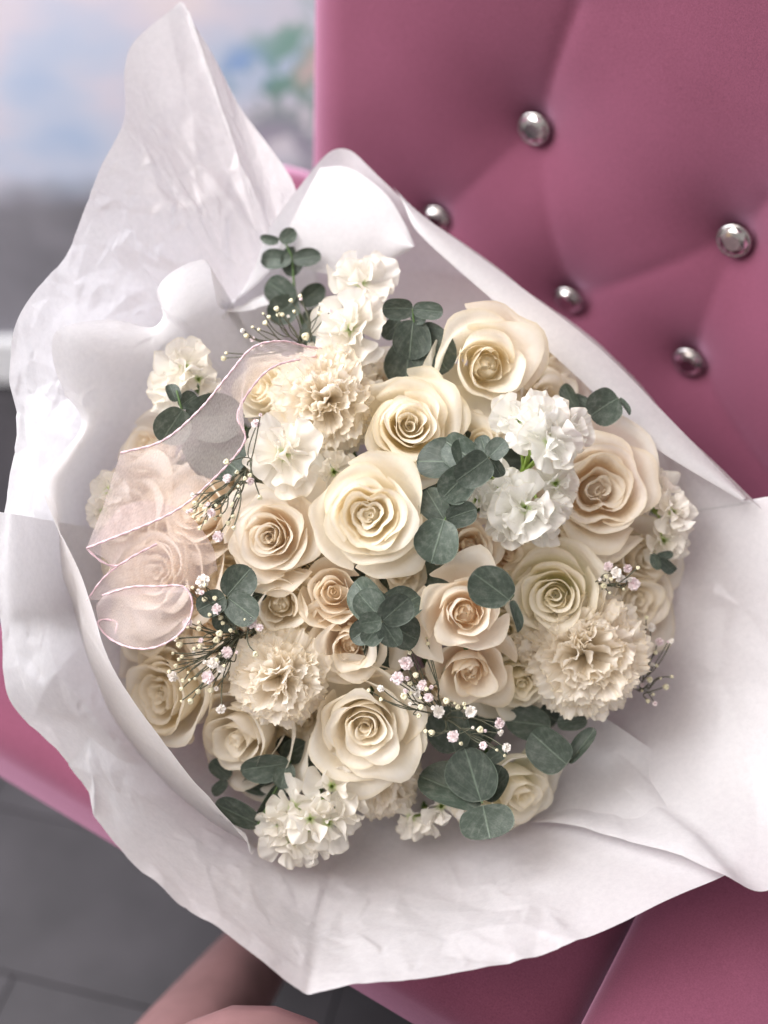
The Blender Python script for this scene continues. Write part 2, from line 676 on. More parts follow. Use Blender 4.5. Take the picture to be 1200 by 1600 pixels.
floor = obj('floor', box_mesh('floor', 4.4, 3.6, 0.02), M['subfloor'], mw=Matrix.Translation((0, 0.0, -0.032)))
tag(floor, kind='structure')
plank_me = box_mesh('plank', 1.1985, 0.1888, 0.012, 0.0008)
plank_me.materials.append(M['plank'])
fa = math.radians(-14)
for r in range(-8, 9):
    for c in range(-2, 3):
        lx, ly = c * 1.2 + (0.4 if r % 2 else -0.2) + 0.13 * (r % 3), r * 0.19 + 0.06
        x, y = lx * math.cos(fa) - ly * math.sin(fa), lx * math.sin(fa) + ly * math.cos(fa)
        if abs(x) > 2.2 or y > 1.69 or y < -1.5:
            if abs(x) > 2.4 or y > 1.75 or y < -1.6:
                continue
        o = obj('plank', plank_me, None, floor)
        o.matrix_local = Matrix.Translation((x, y, 0.02)) @ Matrix.Rotation(fa, 4, 'Z')

wall = obj('wall', box_mesh('wall', 4.4, 0.1, 2.6), M['mural'], mw=Matrix.Translation((0, 1.79, 0)))
tag(wall, kind='structure')
bb = obj('baseboard', box_mesh('baseboard', 4.4, 0.02, 0.085, 0.004), M['baseboard'], wall)
bb.location = (0, -0.062, 0.0)

# ------------------------------------------------------------------ the pink armchair
CH = np.array([-0.045, 0.974, 0.0])           # left foot of the backrest plane
TD = np.array([0.85, -0.5268, 0.0])           # along the backrest
FD = np.array([-0.5268, -0.85, 0.0])          # the way the chair faces


def chair_mw():
    m = Matrix.Identity(4)
    for i in range(3):
        m[i][0], m[i][1], m[i][2], m[i][3] = TD[i], -FD[i], (0, 0, 1)[i], CH[i]
    return m


CMW = chair_mw()
CINV = np.array(CMW.inverted())
chair = empty('armchair', CMW)
tag(chair, 'pink velvet armchair with deep tufted back and crystal buttons behind the bouquet', 'armchair')
# local frame: x along the back, y backwards (away from the sitter), z up
BW, BZ0, BZ1 = 0.60, 0.40, 1.12


def back_y(x, z):
    """smooth front face of the backrest: leans back, curves forward towards its right end"""
    return 0.10 * (z - 0.8) - 0.09 * np.clip((x - 0.22) / 0.4, 0, 2) ** 2


def ray_to_back(px, py, off=0.039):
    d = P(px, py, 1.0) - CAM
    lo, hi = 0.4, 1.8
    for _ in range(60):
        m = 0.5 * (lo + hi)
        q = CAM + d * m
        l = CINV[:3, :3] @ q + CINV[:3, 3]
        if l[1] > back_y(l[0], l[2]) + off:
            hi = m
        else:
            lo = m
    return l


BUT = {k: ray_to_back(*v) for k, v in dict(A=(838, 198), B=(686, 340), C=(892, 466), D=(1150, 372), E=(1079, 562),
                                           U=(925, -10), V=(1215, 295), W=(1225, 720)).items()}
FOLDS = [('A', 'B', .5), ('A', 'C', .6), ('C', 'D', .7), ('D', 'E', .7), ('A', 'U', .9), ('D', 'V', .9), ('E', 'W', .6)]


def seg_dist(x, z, a, b):
    ax, az, bx, bz = a[0], a[2], b[0], b[2]
    dx, dz = bx - ax, bz - az
    t = np.clip(((x - ax) * dx + (z - az) * dz) / (dx * dx + dz * dz), 0, 1)
    return np.hypot(x - ax - t * dx, z - az - t * dz)


def back_mesh():
    # cross-section goes round the edge: front face grid extended into a rolled rim, then a back face
    nx, nz = 150, 160
    x = np.linspace(-0.043, BW, nx)
    z = np.linspace(BZ0, BZ1, nz)
    X, Z = np.meshgrid(x, z)
    Y = np.zeros_like(X)
    for k in 'ABCDE':
        b = BUT[k]
        d = np.hypot(X - b[0], Z - b[2])
        Y = Y + 0.040 * np.exp(-d / 0.042) + 0.010 * np.exp(-(d / 0.012) ** 2)
    for a, b, s in FOLDS:
        d = seg_dist(X, Z, BUT[a], BUT[b])
        Y = Y + s * (0.0045 * np.exp(-d / 0.007) + 0.008 * np.exp(-d / 0.05))
    Y = back_y(X, Z) + 0.062 * np.tanh(Y / 0.062)
    # rolled rim on left, right and top
    e = np.minimum(np.minimum(X + 0.043, BW - X), BZ1 - Z)
    rr = 0.055
    t = np.clip(e / rr, 0, 1)
    Y = Y + rr * (1 - np.sqrt(np.clip(1 - (1 - t) ** 2, 0, 1)))
    front = np.stack([X, Y, Z], -1)
    Yb = back_y(X, Z) + 0.10 - rr * (1 - np.sqrt(np.clip(1 - (1 - t) ** 2, 0, 1))) * 0.8
    rear = np.stack([X, np.maximum(Yb, Y + 0.002), Z], -1)
    V = np.vstack([front.reshape(-1, 3), rear.reshape(-1, 3)])
    f = grid_faces(nx, nz)
    f2 = f[:, ::-1] + nx * nz
    per = list(range(nx)) + [j * nx + nx - 1 for j in range(1, nz)] + [(nz - 1) * nx + i for i in range(nx - 2, -1, -1)] + [j * nx for j in range(nz - 2, 0, -1)]
    side = np.array([(per[i], per[(i + 1) % len(per)] + 0, per[(i + 1) % len(per)] + nx * nz, per[i] + nx * nz) for i in range(len(per))])
    return mesh_from('backrest', V, np.vstack([f, f2, side[:, ::-1]]))


back = obj('backrest', back_mesh(), M['velvet'], chair)


def gem_meshes():
    n = 8
    rings = [(0.0128, 0.000, 0), (0.0128, 0.002, 0), (0.0104, 0.0046, .5), (0.0070, 0.0058, 0)]
    V, Fc = [], []
    for r, z, o in rings:
        for k in range(n):
            a = 2 * math.pi * (k + o) / n
            V.append((r * math.cos(a), r * math.sin(a), z))
    for j in range(3):
        for k in range(n):
            b = (k + 1) % n
            A, B, C, D = j * n + k, j * n + b, (j + 1) * n + b, (j + 1) * n + k
            if j == 1:
                Fc += [(A, B, D), (B, C, D)]
            elif j == 2:
                Fc += [(A, B, C), (A, C, D)]
            else:
                Fc.append((A, B, C, D))
    Fc.append(tuple(range(3 * n, 4 * n)))
    gem = mesh_from('gem', np.array(V), Fc, None, False)
    gem.materials.append(M['crystal'])
    v, f = lathe([(0.0115, -0.004), (0.0142, -0.003), (0.0146, 0.001), (0.0130, 0.0028), (0.0122, 0.0022)], 20)
    ring = mesh_from('setting', v, f)
    ring.materials.append(M['silver'])
    return gem, ring


gem_me, ring_me = gem_meshes()
for i, k in enumerate('ABCDE'):
    b = BUT[k]
    fr = Matrix.Translation((b[0], b[1] - 0.004, b[2])) @ Matrix.Rotation(math.radians(92 + 6 * (i % 3)), 4, 'X') @ Matrix.Rotation(0.3 * i, 4, 'Z')
    s = obj('button', ring_me, None, chair)
    s.matrix_local = fr @ Matrix.Scale(0.94, 4)
    g = obj('crystal', gem_me, None, s)


def rounded_slab(name, x0, x1, y0, y1, z0, z1, rad, crown=0.012, edge=0.03, n=28):
    """an upholstered cushion: rounded plan corners, rolled top edge, slightly crowned top"""
    cx, cy = (x0 + x1) / 2, (y0 + y1) / 2
    hx, hy = (x1 - x0) / 2, (y1 - y0) / 2
    plan = []
    for q in range(4):
        sx, sy = ((1, 1), (-1, 1), (-1, -1), (1, -1))[q]
        for k in range(n):
            a = (q + k / (n - 1)) * math.pi / 2
            plan.append((cx + sx * (hx - rad) + rad * math.cos(a), cy + sy * (hy - rad) + rad * math.sin(a)))
    plan = np.array(plan)
    m = len(plan)
    rings = []
    prof = [(0, z0), (0, z1 - edge)]
    for k in range(1, 8):
        a = k / 7 * math.pi / 2
        prof.append((edge * (1 - math.cos(a)), z1 - edge + edge * math.sin(a)))
    for k in range(1, 9):
        t = k / 8
        prof.append((edge + t * (min(hx, hy) - edge) * .97, z1 + crown * math.sin(t * math.pi / 2)))
    c = np.array([cx, cy])
    V = []
    for ins, z in prof:
        s = np.array([1 - ins / hx, 1 - ins / hy])
        for p in plan:
            q = c + (p - c) * s
            V.append((q[0], q[1], z))
    Fc = []
    for j in range(len(prof) - 1):
        for k in range(m):
            b = (k + 1) % m
            Fc.append((j * m + k, j * m + b, (j + 1) * m + b, (j + 1) * m + k))
    Fc.append(tuple(range((len(prof) - 1) * m, len(prof) * m)))
    return mesh_from(name, np.array(V), Fc)


seat = obj('seat', rounded_slab('seat', -0.12, 0.461, -0.455, 0.06, 0.415, 0.475, 0.05, 0.012, 0.03), M['velvet'], chair)


def arm_mesh(name, xc, hw, ys, ztops, z0):
    """arm: rounded top section swept from back to front"""
    V = []
    ns = 17
    for y, zt in zip(ys, ztops):
        for k in range(ns):
            a = math.pi * k / (ns - 1)
            ca, sa = math.cos(a), math.sin(a)
            V.append((xc - hw * np.sign(ca) * abs(ca) ** .5, y, zt - 0.045 + 0.045 * abs(sa) ** .6))
        V.append((xc + hw, y, z0))
        V.append((xc - hw, y, z0))
    m = ns + 2
    Fc = []
    n = len(ys)
    for j in range(n - 1):
        for k in range(m):
            b = (k + 1) % m
            Fc.append((j * m + k, (j + 1) * m + k, (j + 1) * m + b, j * m + b))
    Fc.append(tuple(range(m)))
    Fc.append(tuple(range((n - 1) * m, n * m))[::-1])
    return mesh_from(name, np.array(V), Fc)


ys = np.linspace(0.05, -0.33, 24)
t = np.linspace(0, 1, 24)
obj('arm', arm_mesh('arm', -0.065, 0.042, ys, 0.60 + 0.125 * (1 - t) ** 1.6 - 0.05 * np.clip((t - .9) / .1, 0, 1) ** 2, 0.33), M['velvet'], chair)
ys = np.linspace(0.05, -0.50, 24)
obj('arm', arm_mesh('arm', 0.555, 0.092, ys, 0.50 + 0.10 * (1 - t) ** 3 - 0.03 * np.clip((t - .93) / .07, 0, 1) ** 2, 0.33), M['velvet'], chair)
lv, lf = lathe([(0.012, 0), (0.016, 0.01), (0.024, 0.416)], 14)
leg_me = mesh_from('leg', lv, lf)
leg_me.materials.append(M['dark_wood'])
for x, y in ((0.06, -0.30), (0.50, -0.30), (0.03, 0.0), (0.50, 0.0)):
    o = obj('leg', leg_me, None, chair)
    o.location = (x, y, -0.0)

# ------------------------------------------------------------------ the person's legs at the lower edge
def person():
    pts = {}
    hipL, hipR = np.array([-0.10, -0.30, 0.52]), np.array([-0.30, -0.30, 0.52])
    kneeA = P(385, 1662, 0.76)
    ankA = kneeA + np.array([0.03, -0.06, -0.36])
    toeA = ankA + np.array([0.0, 0.14, -0.05])
    kneeB = P(255, 1690, 0.95)
    ankB = P(430, 1450, 1.16)
    toeB = ankB + np.array([0.05, 0.10, -0.09])
    V = [np.array([-0.2, -0.36, 0.55]), hipL, (hipL + kneeA) / 2 + [0, 0, .02], kneeA, (kneeA * .6 + ankA * .4) - [0, .02, 0], ankA, toeA,
         hipR, (hipR + kneeB) / 2 + [0, 0, .02], kneeB, (kneeB * .55 + ankB * .45), ankB, toeB]
    E = [(0, 1), (1, 2), (2, 3), (3, 4), (4, 5), (5, 6), (0, 7), (7, 8), (8, 9), (9, 10), (10, 11), (11, 12)]
    R = [.12, .085, 0.085, .078, .062, .036, .026, .085, .07, .050, .042, .032, .026]
    org = np.array([-0.2, -0.36, 0.0])
    me = bpy.data.meshes.new('person')
    me.from_pydata([tuple(v - org) for v in V], E, [])
    o = obj('person', me, M['skin'], mw=Matrix.Translation(org))
    md = o.modifiers.new('skin', 'SKIN')
    sk = me.skin_vertices[0].data
    for k, r in enumerate(R):
        sk[k].radius = (r, r)
        sk[k].use_root = (k == 0)
    md.use_smooth_shade = True
    s = o.modifiers.new('sub', 'SUBSURF')
    s.levels = s.render_levels = 2
    tag(o, 'bare legs of a person seated at the lower left edge of the picture', 'person')


person()

# ------------------------------------------------------------------ wrapping paper
CX, CY = 600.0, 880.0
TIE = P(620, 905, 0.985)


def boundary(px, py):
    """pixel and depth where paper passes the outside of the flower heads on the ray towards (px,py)"""
    a = math.atan2(py - CY, px - CX)
    rx, ry = 470.0, 455.0
    k = 1 / math.sqrt((math.cos(a) / rx) ** 2 + (math.sin(a) / ry) ** 2)
    return CX + k * math.cos(a), CY + k * math.sin(a)


def facets(S, V, seed, spacing, keep=1.0):
    """height field of creased paper: random heights on scattered points, flat facets between them"""
    from mathutils.geometry import delaunay_2d_cdt
    r = np.random.RandomState(seed)
    s0, s1, v0, v1 = S.min() - spacing, S.max() + spacing, V.min() - spacing, V.max() + spacing
    n = int((s1 - s0) * (v1 - v0) / spacing ** 2)
    pts = np.stack([r.uniform(s0, s1, n), r.uniform(v0, v1, n)], 1)
    pts = np.vstack([pts, [(s0 - .05, v0 - .05), (s1 + .05, v0 - .05), (s1 + .05, v1 + .05), (s0 - .05, v1 + .05)]])
    h = r.uniform(-1, 1, len(pts))
    h[r.rand(len(pts)) > keep] *= 0.15
    res = delaunay_2d_cdt([Vector(p) for p in pts], [], [], 0, 1e-7)
    vs = np.array([tuple(v) for v in res[0]])
    orig = res[3]
    hv = np.array([h[o[0]] if len(o) else 0.0 for o in orig])
    H = np.zeros(S.size)
    sx, sy = S.ravel(), V.ravel()
    for f in res[2]:
        a, b, c = vs[f[0]], vs[f[1]], vs[f[2]]
        lo = np.minimum(np.minimum(a, b), c)
        hi = np.maximum(np.maximum(a, b), c)
        m = np.nonzero((sx >= lo[0]) & (sx <= hi[0]) & (sy >= lo[1]) & (sy <= hi[1]))[0]
        if len(m) == 0:
            continue
        d = (b[0] - a[0]) * (c[1] - a[1]) - (c[0] - a[0]) * (b[1] - a[1])
        if abs(d) < 1e-12:
            continue
        x, y = sx[m] - a[0], sy[m] - a[1]
        w1 = (x * (c[1] - a[1]) - y * (c[0] - a[0])) / d
        w2 = (y * (b[0] - a[0]) - x * (b[1] - a[1])) / d
        k = (w1 >= -1e-6) & (w2 >= -1e-6) & (w1 + w2 <= 1 + 1e-6)
        H[m[k]] = hv[f[0]] * (1 - w1[k] - w2[k]) + hv[f[1]] * w1[k] + hv[f[2]] * w2[k]
    return H.reshape(S.shape)


def pxg(p):
    rel = p - CAM
    return 600 + (rel @ XA) / -(rel @ ZA) * F


def pyg(p):
    rel = p - CAM
    return 800 - (rel @ YA) / -(rel @ ZA) * F


def sheet(name, rim, label, seed, ns=340, nv=120, amp=0.004, keep=.8, wave=.0015, zone=None, flare=0.5, inner_d=0.915, fold=None, group='tissue sheets round the bouquet', size=.1, loosen=0.0):
    rim = np.array([P(*p) for p in rim])
    rimpx = catmull(rim, ns)
    # pixel of each rim sample (camera projection)
    rel = rimpx - CAM
    dep = -(rel @ ZA)
    pxs = 600 + (rel @ XA) / dep * F
    pys = 800 - (rel @ YA) / dep * F
    pts = np.zeros((nv, ns, 3))
    ctr = np.zeros((ns, 3))
    for i in range(ns):
        bx, by = boundary(pxs[i], pys[i])
        ctr[i] = P(bx, by, inner_d)
    # smooth the inner ring so ripples live near the rim only
    k = np.hanning(21)
    k /= k.sum()
    for c in range(3):
        ctr[:, c] = np.convolve(np.pad(ctr[:, c], 10, mode='edge'), k, mode='valid')
    tv = np.linspace(0, 1, nv)
    for i in range(ns):
        a = TIE + (ctr[i] - TIE) * 0.18
        m = ctr[i]
        e = rimpx[i]
        # two spans: tie -> boundary, boundary -> rim, with a soft bend at the boundary
        tang = nrm(e - a) * flare * np.linalg.norm(e - m)
        low = bez(a, a + (m - a) * .4, m - tang * .5, m, nv // 4)
        up = bez(m, m + tang * .5, m + (e - m) * .7, e, nv - nv // 4 + 1)[1:]
        pts[:, i] = np.vstack([low, up])
    ds = np.linalg.norm(np.diff(rimpx, axis=0), axis=1)
    s = np.concatenate([[0], np.cumsum(ds)])
    dv = np.linalg.norm(np.diff(pts, axis=0), axis=2)
    Vl = np.vstack([np.zeros(ns), np.cumsum(dv, 0)])
    Sg = np.broadcast_to(s, (nv, ns))
    H = facets(Sg, Vl, seed, size, keep) * amp + facets(Sg, Vl, seed + 7, size * .42, keep * .6) * amp * .38
    wob = np.zeros_like(H)
    r = np.random.RandomState(seed + 50)
    if zone is not None:
        # worked paper here, flatter elsewhere
        z = np.zeros_like(H)
        for (zx, zy, zr) in zone:
            q = np.hypot(pxg(pts) - zx, pyg(pts) - zy)
            z = np.maximum(z, np.exp(-(q / zr) ** 2))
        H = H * (0.35 + 0.65 * z) + facets(Sg, Vl, seed + 13, size * .22, .8) * amp * .22 * z
    H = H + wave * np.sin(Sg * 26 + r.uniform(0, 6) + 3 * np.sin(Vl * 12)) * np.clip(Vl / .25, 0, 1)
    mask = np.clip((np.arange(nv) / (nv - 1) - .22) / .2, 0, 1)[:, None]
    gu = np.gradient(pts, axis=1)
    gv = np.gradient(pts, axis=0)
    nn = np.cross(gu, gv)
    nn /= np.linalg.norm(nn, axis=2)[:, :, None] + 1e-12
    pts = pts + nn * (H * mask)[:, :, None]
    org = TIE
    u = Sg.ravel()[:, None]
    UV = np.hstack([u, Vl.ravel()[:, None]])
    root_mw = Matrix.Translation(org)
    me = grid_mesh(name, pts.reshape(-1, 3) - org, ns, nv, UV)
    o = obj(name, me, M['paper'], mw=root_mw)
    tag(o, label, 'tissue paper', group)
    return o, pts, pxs, pys


sheet('tissue_sheet', [(470, 345, .91), (462, 290, .91), (420, 228, .91), (370, 160, .91), (330, 82, .90), (292, 18, .89), (283, 3, .89), (270, 13, .889), (212, 62, .88),
                       (196, 105, .875), (193, 185, .87), (152, 270, .86), (130, 330, .85), (105, 395, .845), (60, 450, .83), (28, 500, .815),
                       (15, 560, .805), (22, 650, .80), (20, 700, .80), (6, 800, .79), (-12, 880, .78), (-5, 960, .775)],
      'crumpled white tissue sheet rising to the tall pointed peak at upper left', 11, ns=460, nv=150, amp=0.0062, keep=.6, inner_d=.92, size=.042, zone=[(250, 330, 150), (180, 470, 140), (330, 420, 110), (60, 640, 130)])

back_sheet, bp_, bx_, by_ = sheet('tissue_sheet', [(350, 500, .885), (392, 430, .885), (425, 350, .89), (480, 276, .895), (510, 242, .895), (532, 232, .895), (556, 240, .895), (600, 282, .895), (660, 338, .89),
                       (800, 440, .885), (940, 550, .875), (1060, 670, .865), (1165, 778, .855), (1260, 880, .845)],
      'smooth white tissue sheet with rounded corner standing against the pink backrest', 23, amp=0.0035, keep=.6, inner_d=.94, size=.075)

# the folded-over hem along the right edge of that sheet
outer = catmull(np.array([P(*p) for p in [(612, 290, .889), (660, 336, .884), (800, 438, .879), (940, 548, .869), (1060, 668, .859), (1166, 777, .849)]]), 80)
inner = catmull(np.array([P(*p) for p in [(628, 312, .886), (655, 365, .878), (780, 478, .872), (905, 592, .862), (1010, 690, .853), (1158, 782, .845)]]), 80)
nv = 9
hp = np.zeros((nv, 80, 3))
for j in range(nv):
    w = j / (nv - 1)
    hp[j] = outer * (1 - w) + inner * w + ZA * 0.003 * math.sin(w * math.pi)
hem = obj('folded_hem', grid_mesh('folded_hem', hp.reshape(-1, 3) - TIE, 80, nv, np.zeros((80 * nv, 2))), M['paper'], back_sheet)
# flap of the second layer behind the corner
fl = np.zeros((14, 20, 3))
ea = catmull(np.array([P(*p) for p in [(500, 262, .892), (545, 262, .889), (600, 300, .884), (630, 345, .882), (648, 384, .880)]]), 20)
eb = catmull(np.array([P(*p) for p in [(430, 400, .893), (480, 420, .893), (530, 430, .893), (580, 420, .892), (640, 392, .884)]]), 20)
for j in range(14):
    w = j / 13
    fl[j] = ea * (1 - w) + eb * w + ZA * (0.004 * math.sin(w * 3.1))
obj('folded_corner', grid_mesh('folded_corner', fl.reshape(-1, 3) - TIE, 20, 14, np.zeros((280, 2))), M['paper'], back_sheet)

sheet('tissue_sheet', [(1040, 650, .875), (1110, 725, .868), (1166, 783, .86), (1215, 776, .85), (1290, 820, .83), (1330, 960, .81), (1330, 1150, .79), (1300, 1310, .775),
                       (1205, 1384, .765), (1140, 1367, .765), (1060, 1342, .785), (960, 1310, .815), (880, 1296, .845), (830, 1291, .87)],
      'broad smooth white tissue sheet opening toward the right edge', 37, amp=0.0040, keep=.6, inner_d=.885, size=.10)

sheet('tissue_sheet', [(1150, 1260, .87), (1160, 1325, .825), (1140, 1366, .785), (1050, 1404, .768), (900, 1468, .755), (760, 1510, .745), (660, 1535, .74), (560, 1545, .737), (498, 1555, .735), (480, 1557, .735), (465, 1547, .735), (440, 1530, .735), (400, 1496, .735),
                       (330, 1445, .74), (270, 1400, .74), (190, 1331, .745), (160, 1290, .745), (130, 1240, .75), (80, 1170, .755), (12, 1092, .76), (2, 1000, .765), (-8, 900, .77), (-4, 800, .78)],
      'white tissue sheet with a blunt corner hanging over the seat at the bottom', 41, ns=460, amp=0.0050, keep=.8, inner_d=.875, size=.05, zone=[(150, 1180, 170), (300, 1350, 150), (60, 1000, 120), (520, 1480, 150), (800, 1420, 120)])

inner_sheet, _a, _b, _c = sheet('tissue_sheet', [(420, 470, .875), (372, 482, .87), (345, 476, .865), (336, 440, .855), (322, 405, .85), (275, 420, .84), (246, 452, .825), (256, 490, .81), (235, 512, .81), (165, 498, .82),
                       (105, 505, .825), (80, 530, .82), (88, 590, .81), (122, 640, .79), (124, 668, .785), (95, 705, .79), (66, 750, .795), (85, 820, .785), (120, 890, .78), (150, 960, .778),
                       (188, 1060, .778), (262, 1170, .785), (330, 1255, .80), (400, 1330, .825)],
      'inner white tissue sheet with a wavy curling rim on the left', 59, ns=460, amp=0.0035, keep=.7, inner_d=.90, size=.05)

# ------------------------------------------------------------------ flowers
def dome(px, py):
    return 0.80 + 0.085 * ((px - 600) ** 2 + (py - 880) ** 2) / 520.0 ** 2


def default_axis(px, py, k=0.85):
    return ((px - 600) / 900.0 * k, -(py - 880) / 900.0 * k)


NU, NV = 17, 15
_u = np.linspace(-1, 1, NU)
_v = np.linspace(0, 1, NV) ** 0.85
U_, V_ = np.meshgrid(_u, _v)
UVP = np.stack([(U_.ravel() + 1) / 2, V_.ravel()], 1)


def smooth(x):
    x = np.clip(x, 0, 1)
    return x * x * (3 - 2 * x)


def wrap_petal(R, rt, zt, wa, phi, rng, t, sp=0.10, curl=0.1, ruff=0.03, off=(0, 0), rb=None, z0=0.0, point=0.0, round_=0.30, fold=0.05, bulge=0.95, clefts=None):
    """A petal that wraps round the flower's axis. rt: rim radius, zt: rim height, wa: half angle."""
    v = V_ * (1 - round_ * np.abs(U_) ** 2.4 + point * np.clip(1 - np.abs(U_) * 3, 0, 1))
    rb = 0.05 * R + 0.08 * rt if rb is None else rb
    b1r, b1z = rt * bulge, z0 + (zt - z0) * 0.08
    b2r, b2z = rt * (bulge - .02), z0 + (zt - z0) * 0.72
    r = (1 - v) ** 3 * rb + 3 * (1 - v) ** 2 * v * b1r + 3 * (1 - v) * v * v * b2r + v ** 3 * rt
    z = (1 - v) ** 3 * z0 + 3 * (1 - v) ** 2 * v * b1z + 3 * (1 - v) * v * v * b2z + v ** 3 * zt
    ph = rng.uniform(0, 6.28, 6)
    # rim curls outwards
    e = np.clip((v - 0.70) / 0.30, 0, 1.2)
    cv = curl * R * (1 + 0.45 * snoise(U_, ph[:3], (1.7, 3.1, 5.3), (1, .5, .3)))
    r = r + cv * e ** 2
    z = z - 0.55 * cv * e ** 3
    # side edges fall away from the flower
    r = r + fold * R * np.abs(U_) ** 3 * smooth(v * 1.3)
    # ruffle
    nz = snoise(U_, ph[3:], (3.3, 6.1, 10.3), (1, .6, .35))
    nz2 = snoise(U_, ph[[0, 4, 2]], (2.7, 5.7, 9.1), (1, .6, .4))
    r = r + ruff * R * nz * v ** 3
    z = z + ruff * R * nz2 * v ** 2.5 * 0.9
    wv = wa * (0.5 + 0.5 * smooth(v * 1.7))
    ang = phi + U_ * wv
    r = r * (1 + sp * U_)
    if clefts:
        for c0, dep_, wid in clefts:
            da = (ang - c0 + math.pi) % (2 * math.pi) - math.pi
            r = r * (1 - dep_ * np.exp(-(da / wid) ** 2) * smooth(v * 1.5))
    x = r * np.cos(ang) + off[0] + rng.uniform(-.028, .028) * R * v ** 2
    y = r * np.sin(ang) + off[1] + rng.uniform(-.028, .028) * R * v ** 2
    return np.stack([x, y, z], -1)


TSTEM = {}


def add_stem(root, mw, base_w, axis_w, rad, mat='stem', seed=0, name='stem', back=0.05):
    r = np.random.RandomState(seed)
    end = TIE + XA * r.uniform(-.012, .012) + YA * r.uniform(-.012, .012) + ZA * r.uniform(-.006, .006)
    d = np.linalg.norm(base_w - end)
    pts = bez(base_w, base_w - axis_w * min(back, d * .4), end + ZA * d * .25, end, 9)
    v, f = tube_arrays(to_local(mw, pts), rad, 6)
    return obj(name, mesh_from(name, v, f), M[mat], root)


_sepal = None


def calyx(root, R):
    """cup below the bloom and five sepals"""
    v, f = lathe([(0.0, -0.20 * R), (0.10 * R, -0.19 * R), (0.17 * R, -0.08 * R), (0.15 * R, 0.02 * R)], 10)
    c = obj('calyx', mesh_from('calyx', v, f), M['stem'], root)
    return c


def rose(label, px, py, Rp, mat='cream', tilt=None, dz=0.0, n=34, style='spiral', open_=1.0, seed=0, name='rose', group='cream roses of the bouquet', spin=None, cat='rose', tall=1.0, squash=1.0):
    rng = np.random.RandomState(1000 + seed)
    d = dome(px, py) + dz
    R = 1.12 * Rp * d / F
    tx, ty = tilt if tilt is not None else default_axis(px, py)
    ax = dirw(tx, ty, 1.0)
    base = P(px, py, d) - ax * 0.52 * R
    mw = frame(ax, base, rng.uniform(0, 6.28) if spin is None else spin)
    root = empty(name, mw)
    tag(root, label, cat, group)
    parts = []
    H = R * tall

    def rim_h(t):
        return H * (0.80 + 0.10 * math.sin(math.pi * t * 1.15) - 0.52 * open_ * max(0, t - 0.35) ** 1.25 + rng.uniform(-.015, .015))

    t0 = 0.0
    n = max(13, int(n * 0.66))
    if style == 'quartered':
        t0 = 0.52
        c1 = math.pi / 2 - (spin or 0.0) if spin is not None else rng.uniform(0, 6.28)
        cl = [(c1, .52, .42), (c1 + 2.3, .22, .36), (c1 - 2.2, .26, .36)]
        for j in range(10):
            q = j / 9
            cj = [(a + rng.uniform(-.2, .2), d_ * rng.uniform(.8, 1.15) * (1 - .45 * q), w_ * (1.25 - .3 * q)) for a, d_, w_ in cl]
            parts.append(wrap_petal(R, R * (.045 + .46 * q), H * (.66 + .15 * q + rng.uniform(-.03, .03)), (2.6 - .9 * q) * rng.uniform(.8, 1.1), j * 2.39996 + rng.uniform(-.4, .4), rng, .3,
                                    sp=rng.uniform(.02, .16), curl=.03 + .03 * q, ruff=.020, z0=H * .2, round_=.12, fold=.01, clefts=cj))
    if style == 'cup':
        # a few loose heart petals folded into an open cup
        t0 = 0.36
        for j in range(11):
            a = j * 2.39996 + rng.uniform(-.3, .3)
            q = j / 10
            off = (R * .10 * q * math.cos(a), R * .10 * q * math.sin(a))
            parts.append(wrap_petal(R, R * (.06 + .20 * q), H * (.60 + .06 * q + rng.uniform(-.04, .04)), 2.1 - .9 * q, a, rng, .1, sp=.10, curl=-0.05 + .03 * q, ruff=.022,
                                    off=off, z0=H * .1, round_=.3, fold=0.0, point=.12))
    for i in range(n):
        t = i / (n - 1)
        if t < t0:
            continue
        rt = R * (0.05 + 0.60 * t ** 1.05 + 0.27 * t ** 3)
        wa = (2.5 - 1.5 * t ** 0.6) * rng.uniform(.88, 1.12)
        phi = i * 2.39996 + rng.uniform(-.45, .45)
        parts.append(wrap_petal(R, rt * rng.uniform(.92, 1.08), rim_h(t) * rng.uniform(.94, 1.05), wa, phi, rng, t, sp=rng.uniform(.06, .22) * (1 - .4 * t),
                                curl=(0.03 + 0.20 * t ** 1.7) * open_ * rng.uniform(.6, 1.05), ruff=0.016 + 0.032 * t, point=0.08 * t * rng.uniform(-.3, 1.2),
                                round_=0.14 + 0.20 * t, fold=(0.02 + 0.06 * t) * rng.uniform(.5, 1.2)))
    hv, hf = lathe([(0.22 * R, 0.05 * H), (0.20 * R, 0.35 * H), (0.12 * R, 0.50 * H), (0.0005, 0.54 * H)], 12)
    hu = np.stack([np.zeros(len(hv)), np.full(len(hv), 0.35)], 1)
    obj('heart', mesh_from('heart', hv, hf, hu), M[mat], root)
    for V in parts:
        V = V.copy()
        V[..., 1] *= squash
        obj('petal', grid_mesh('petal', V, NU, NV, UVP), M[mat], root)
    calyx(root, R)
    add_stem(root, mw, base - ax * 0.15 * R, ax, 0.0024, seed=seed)
    return root


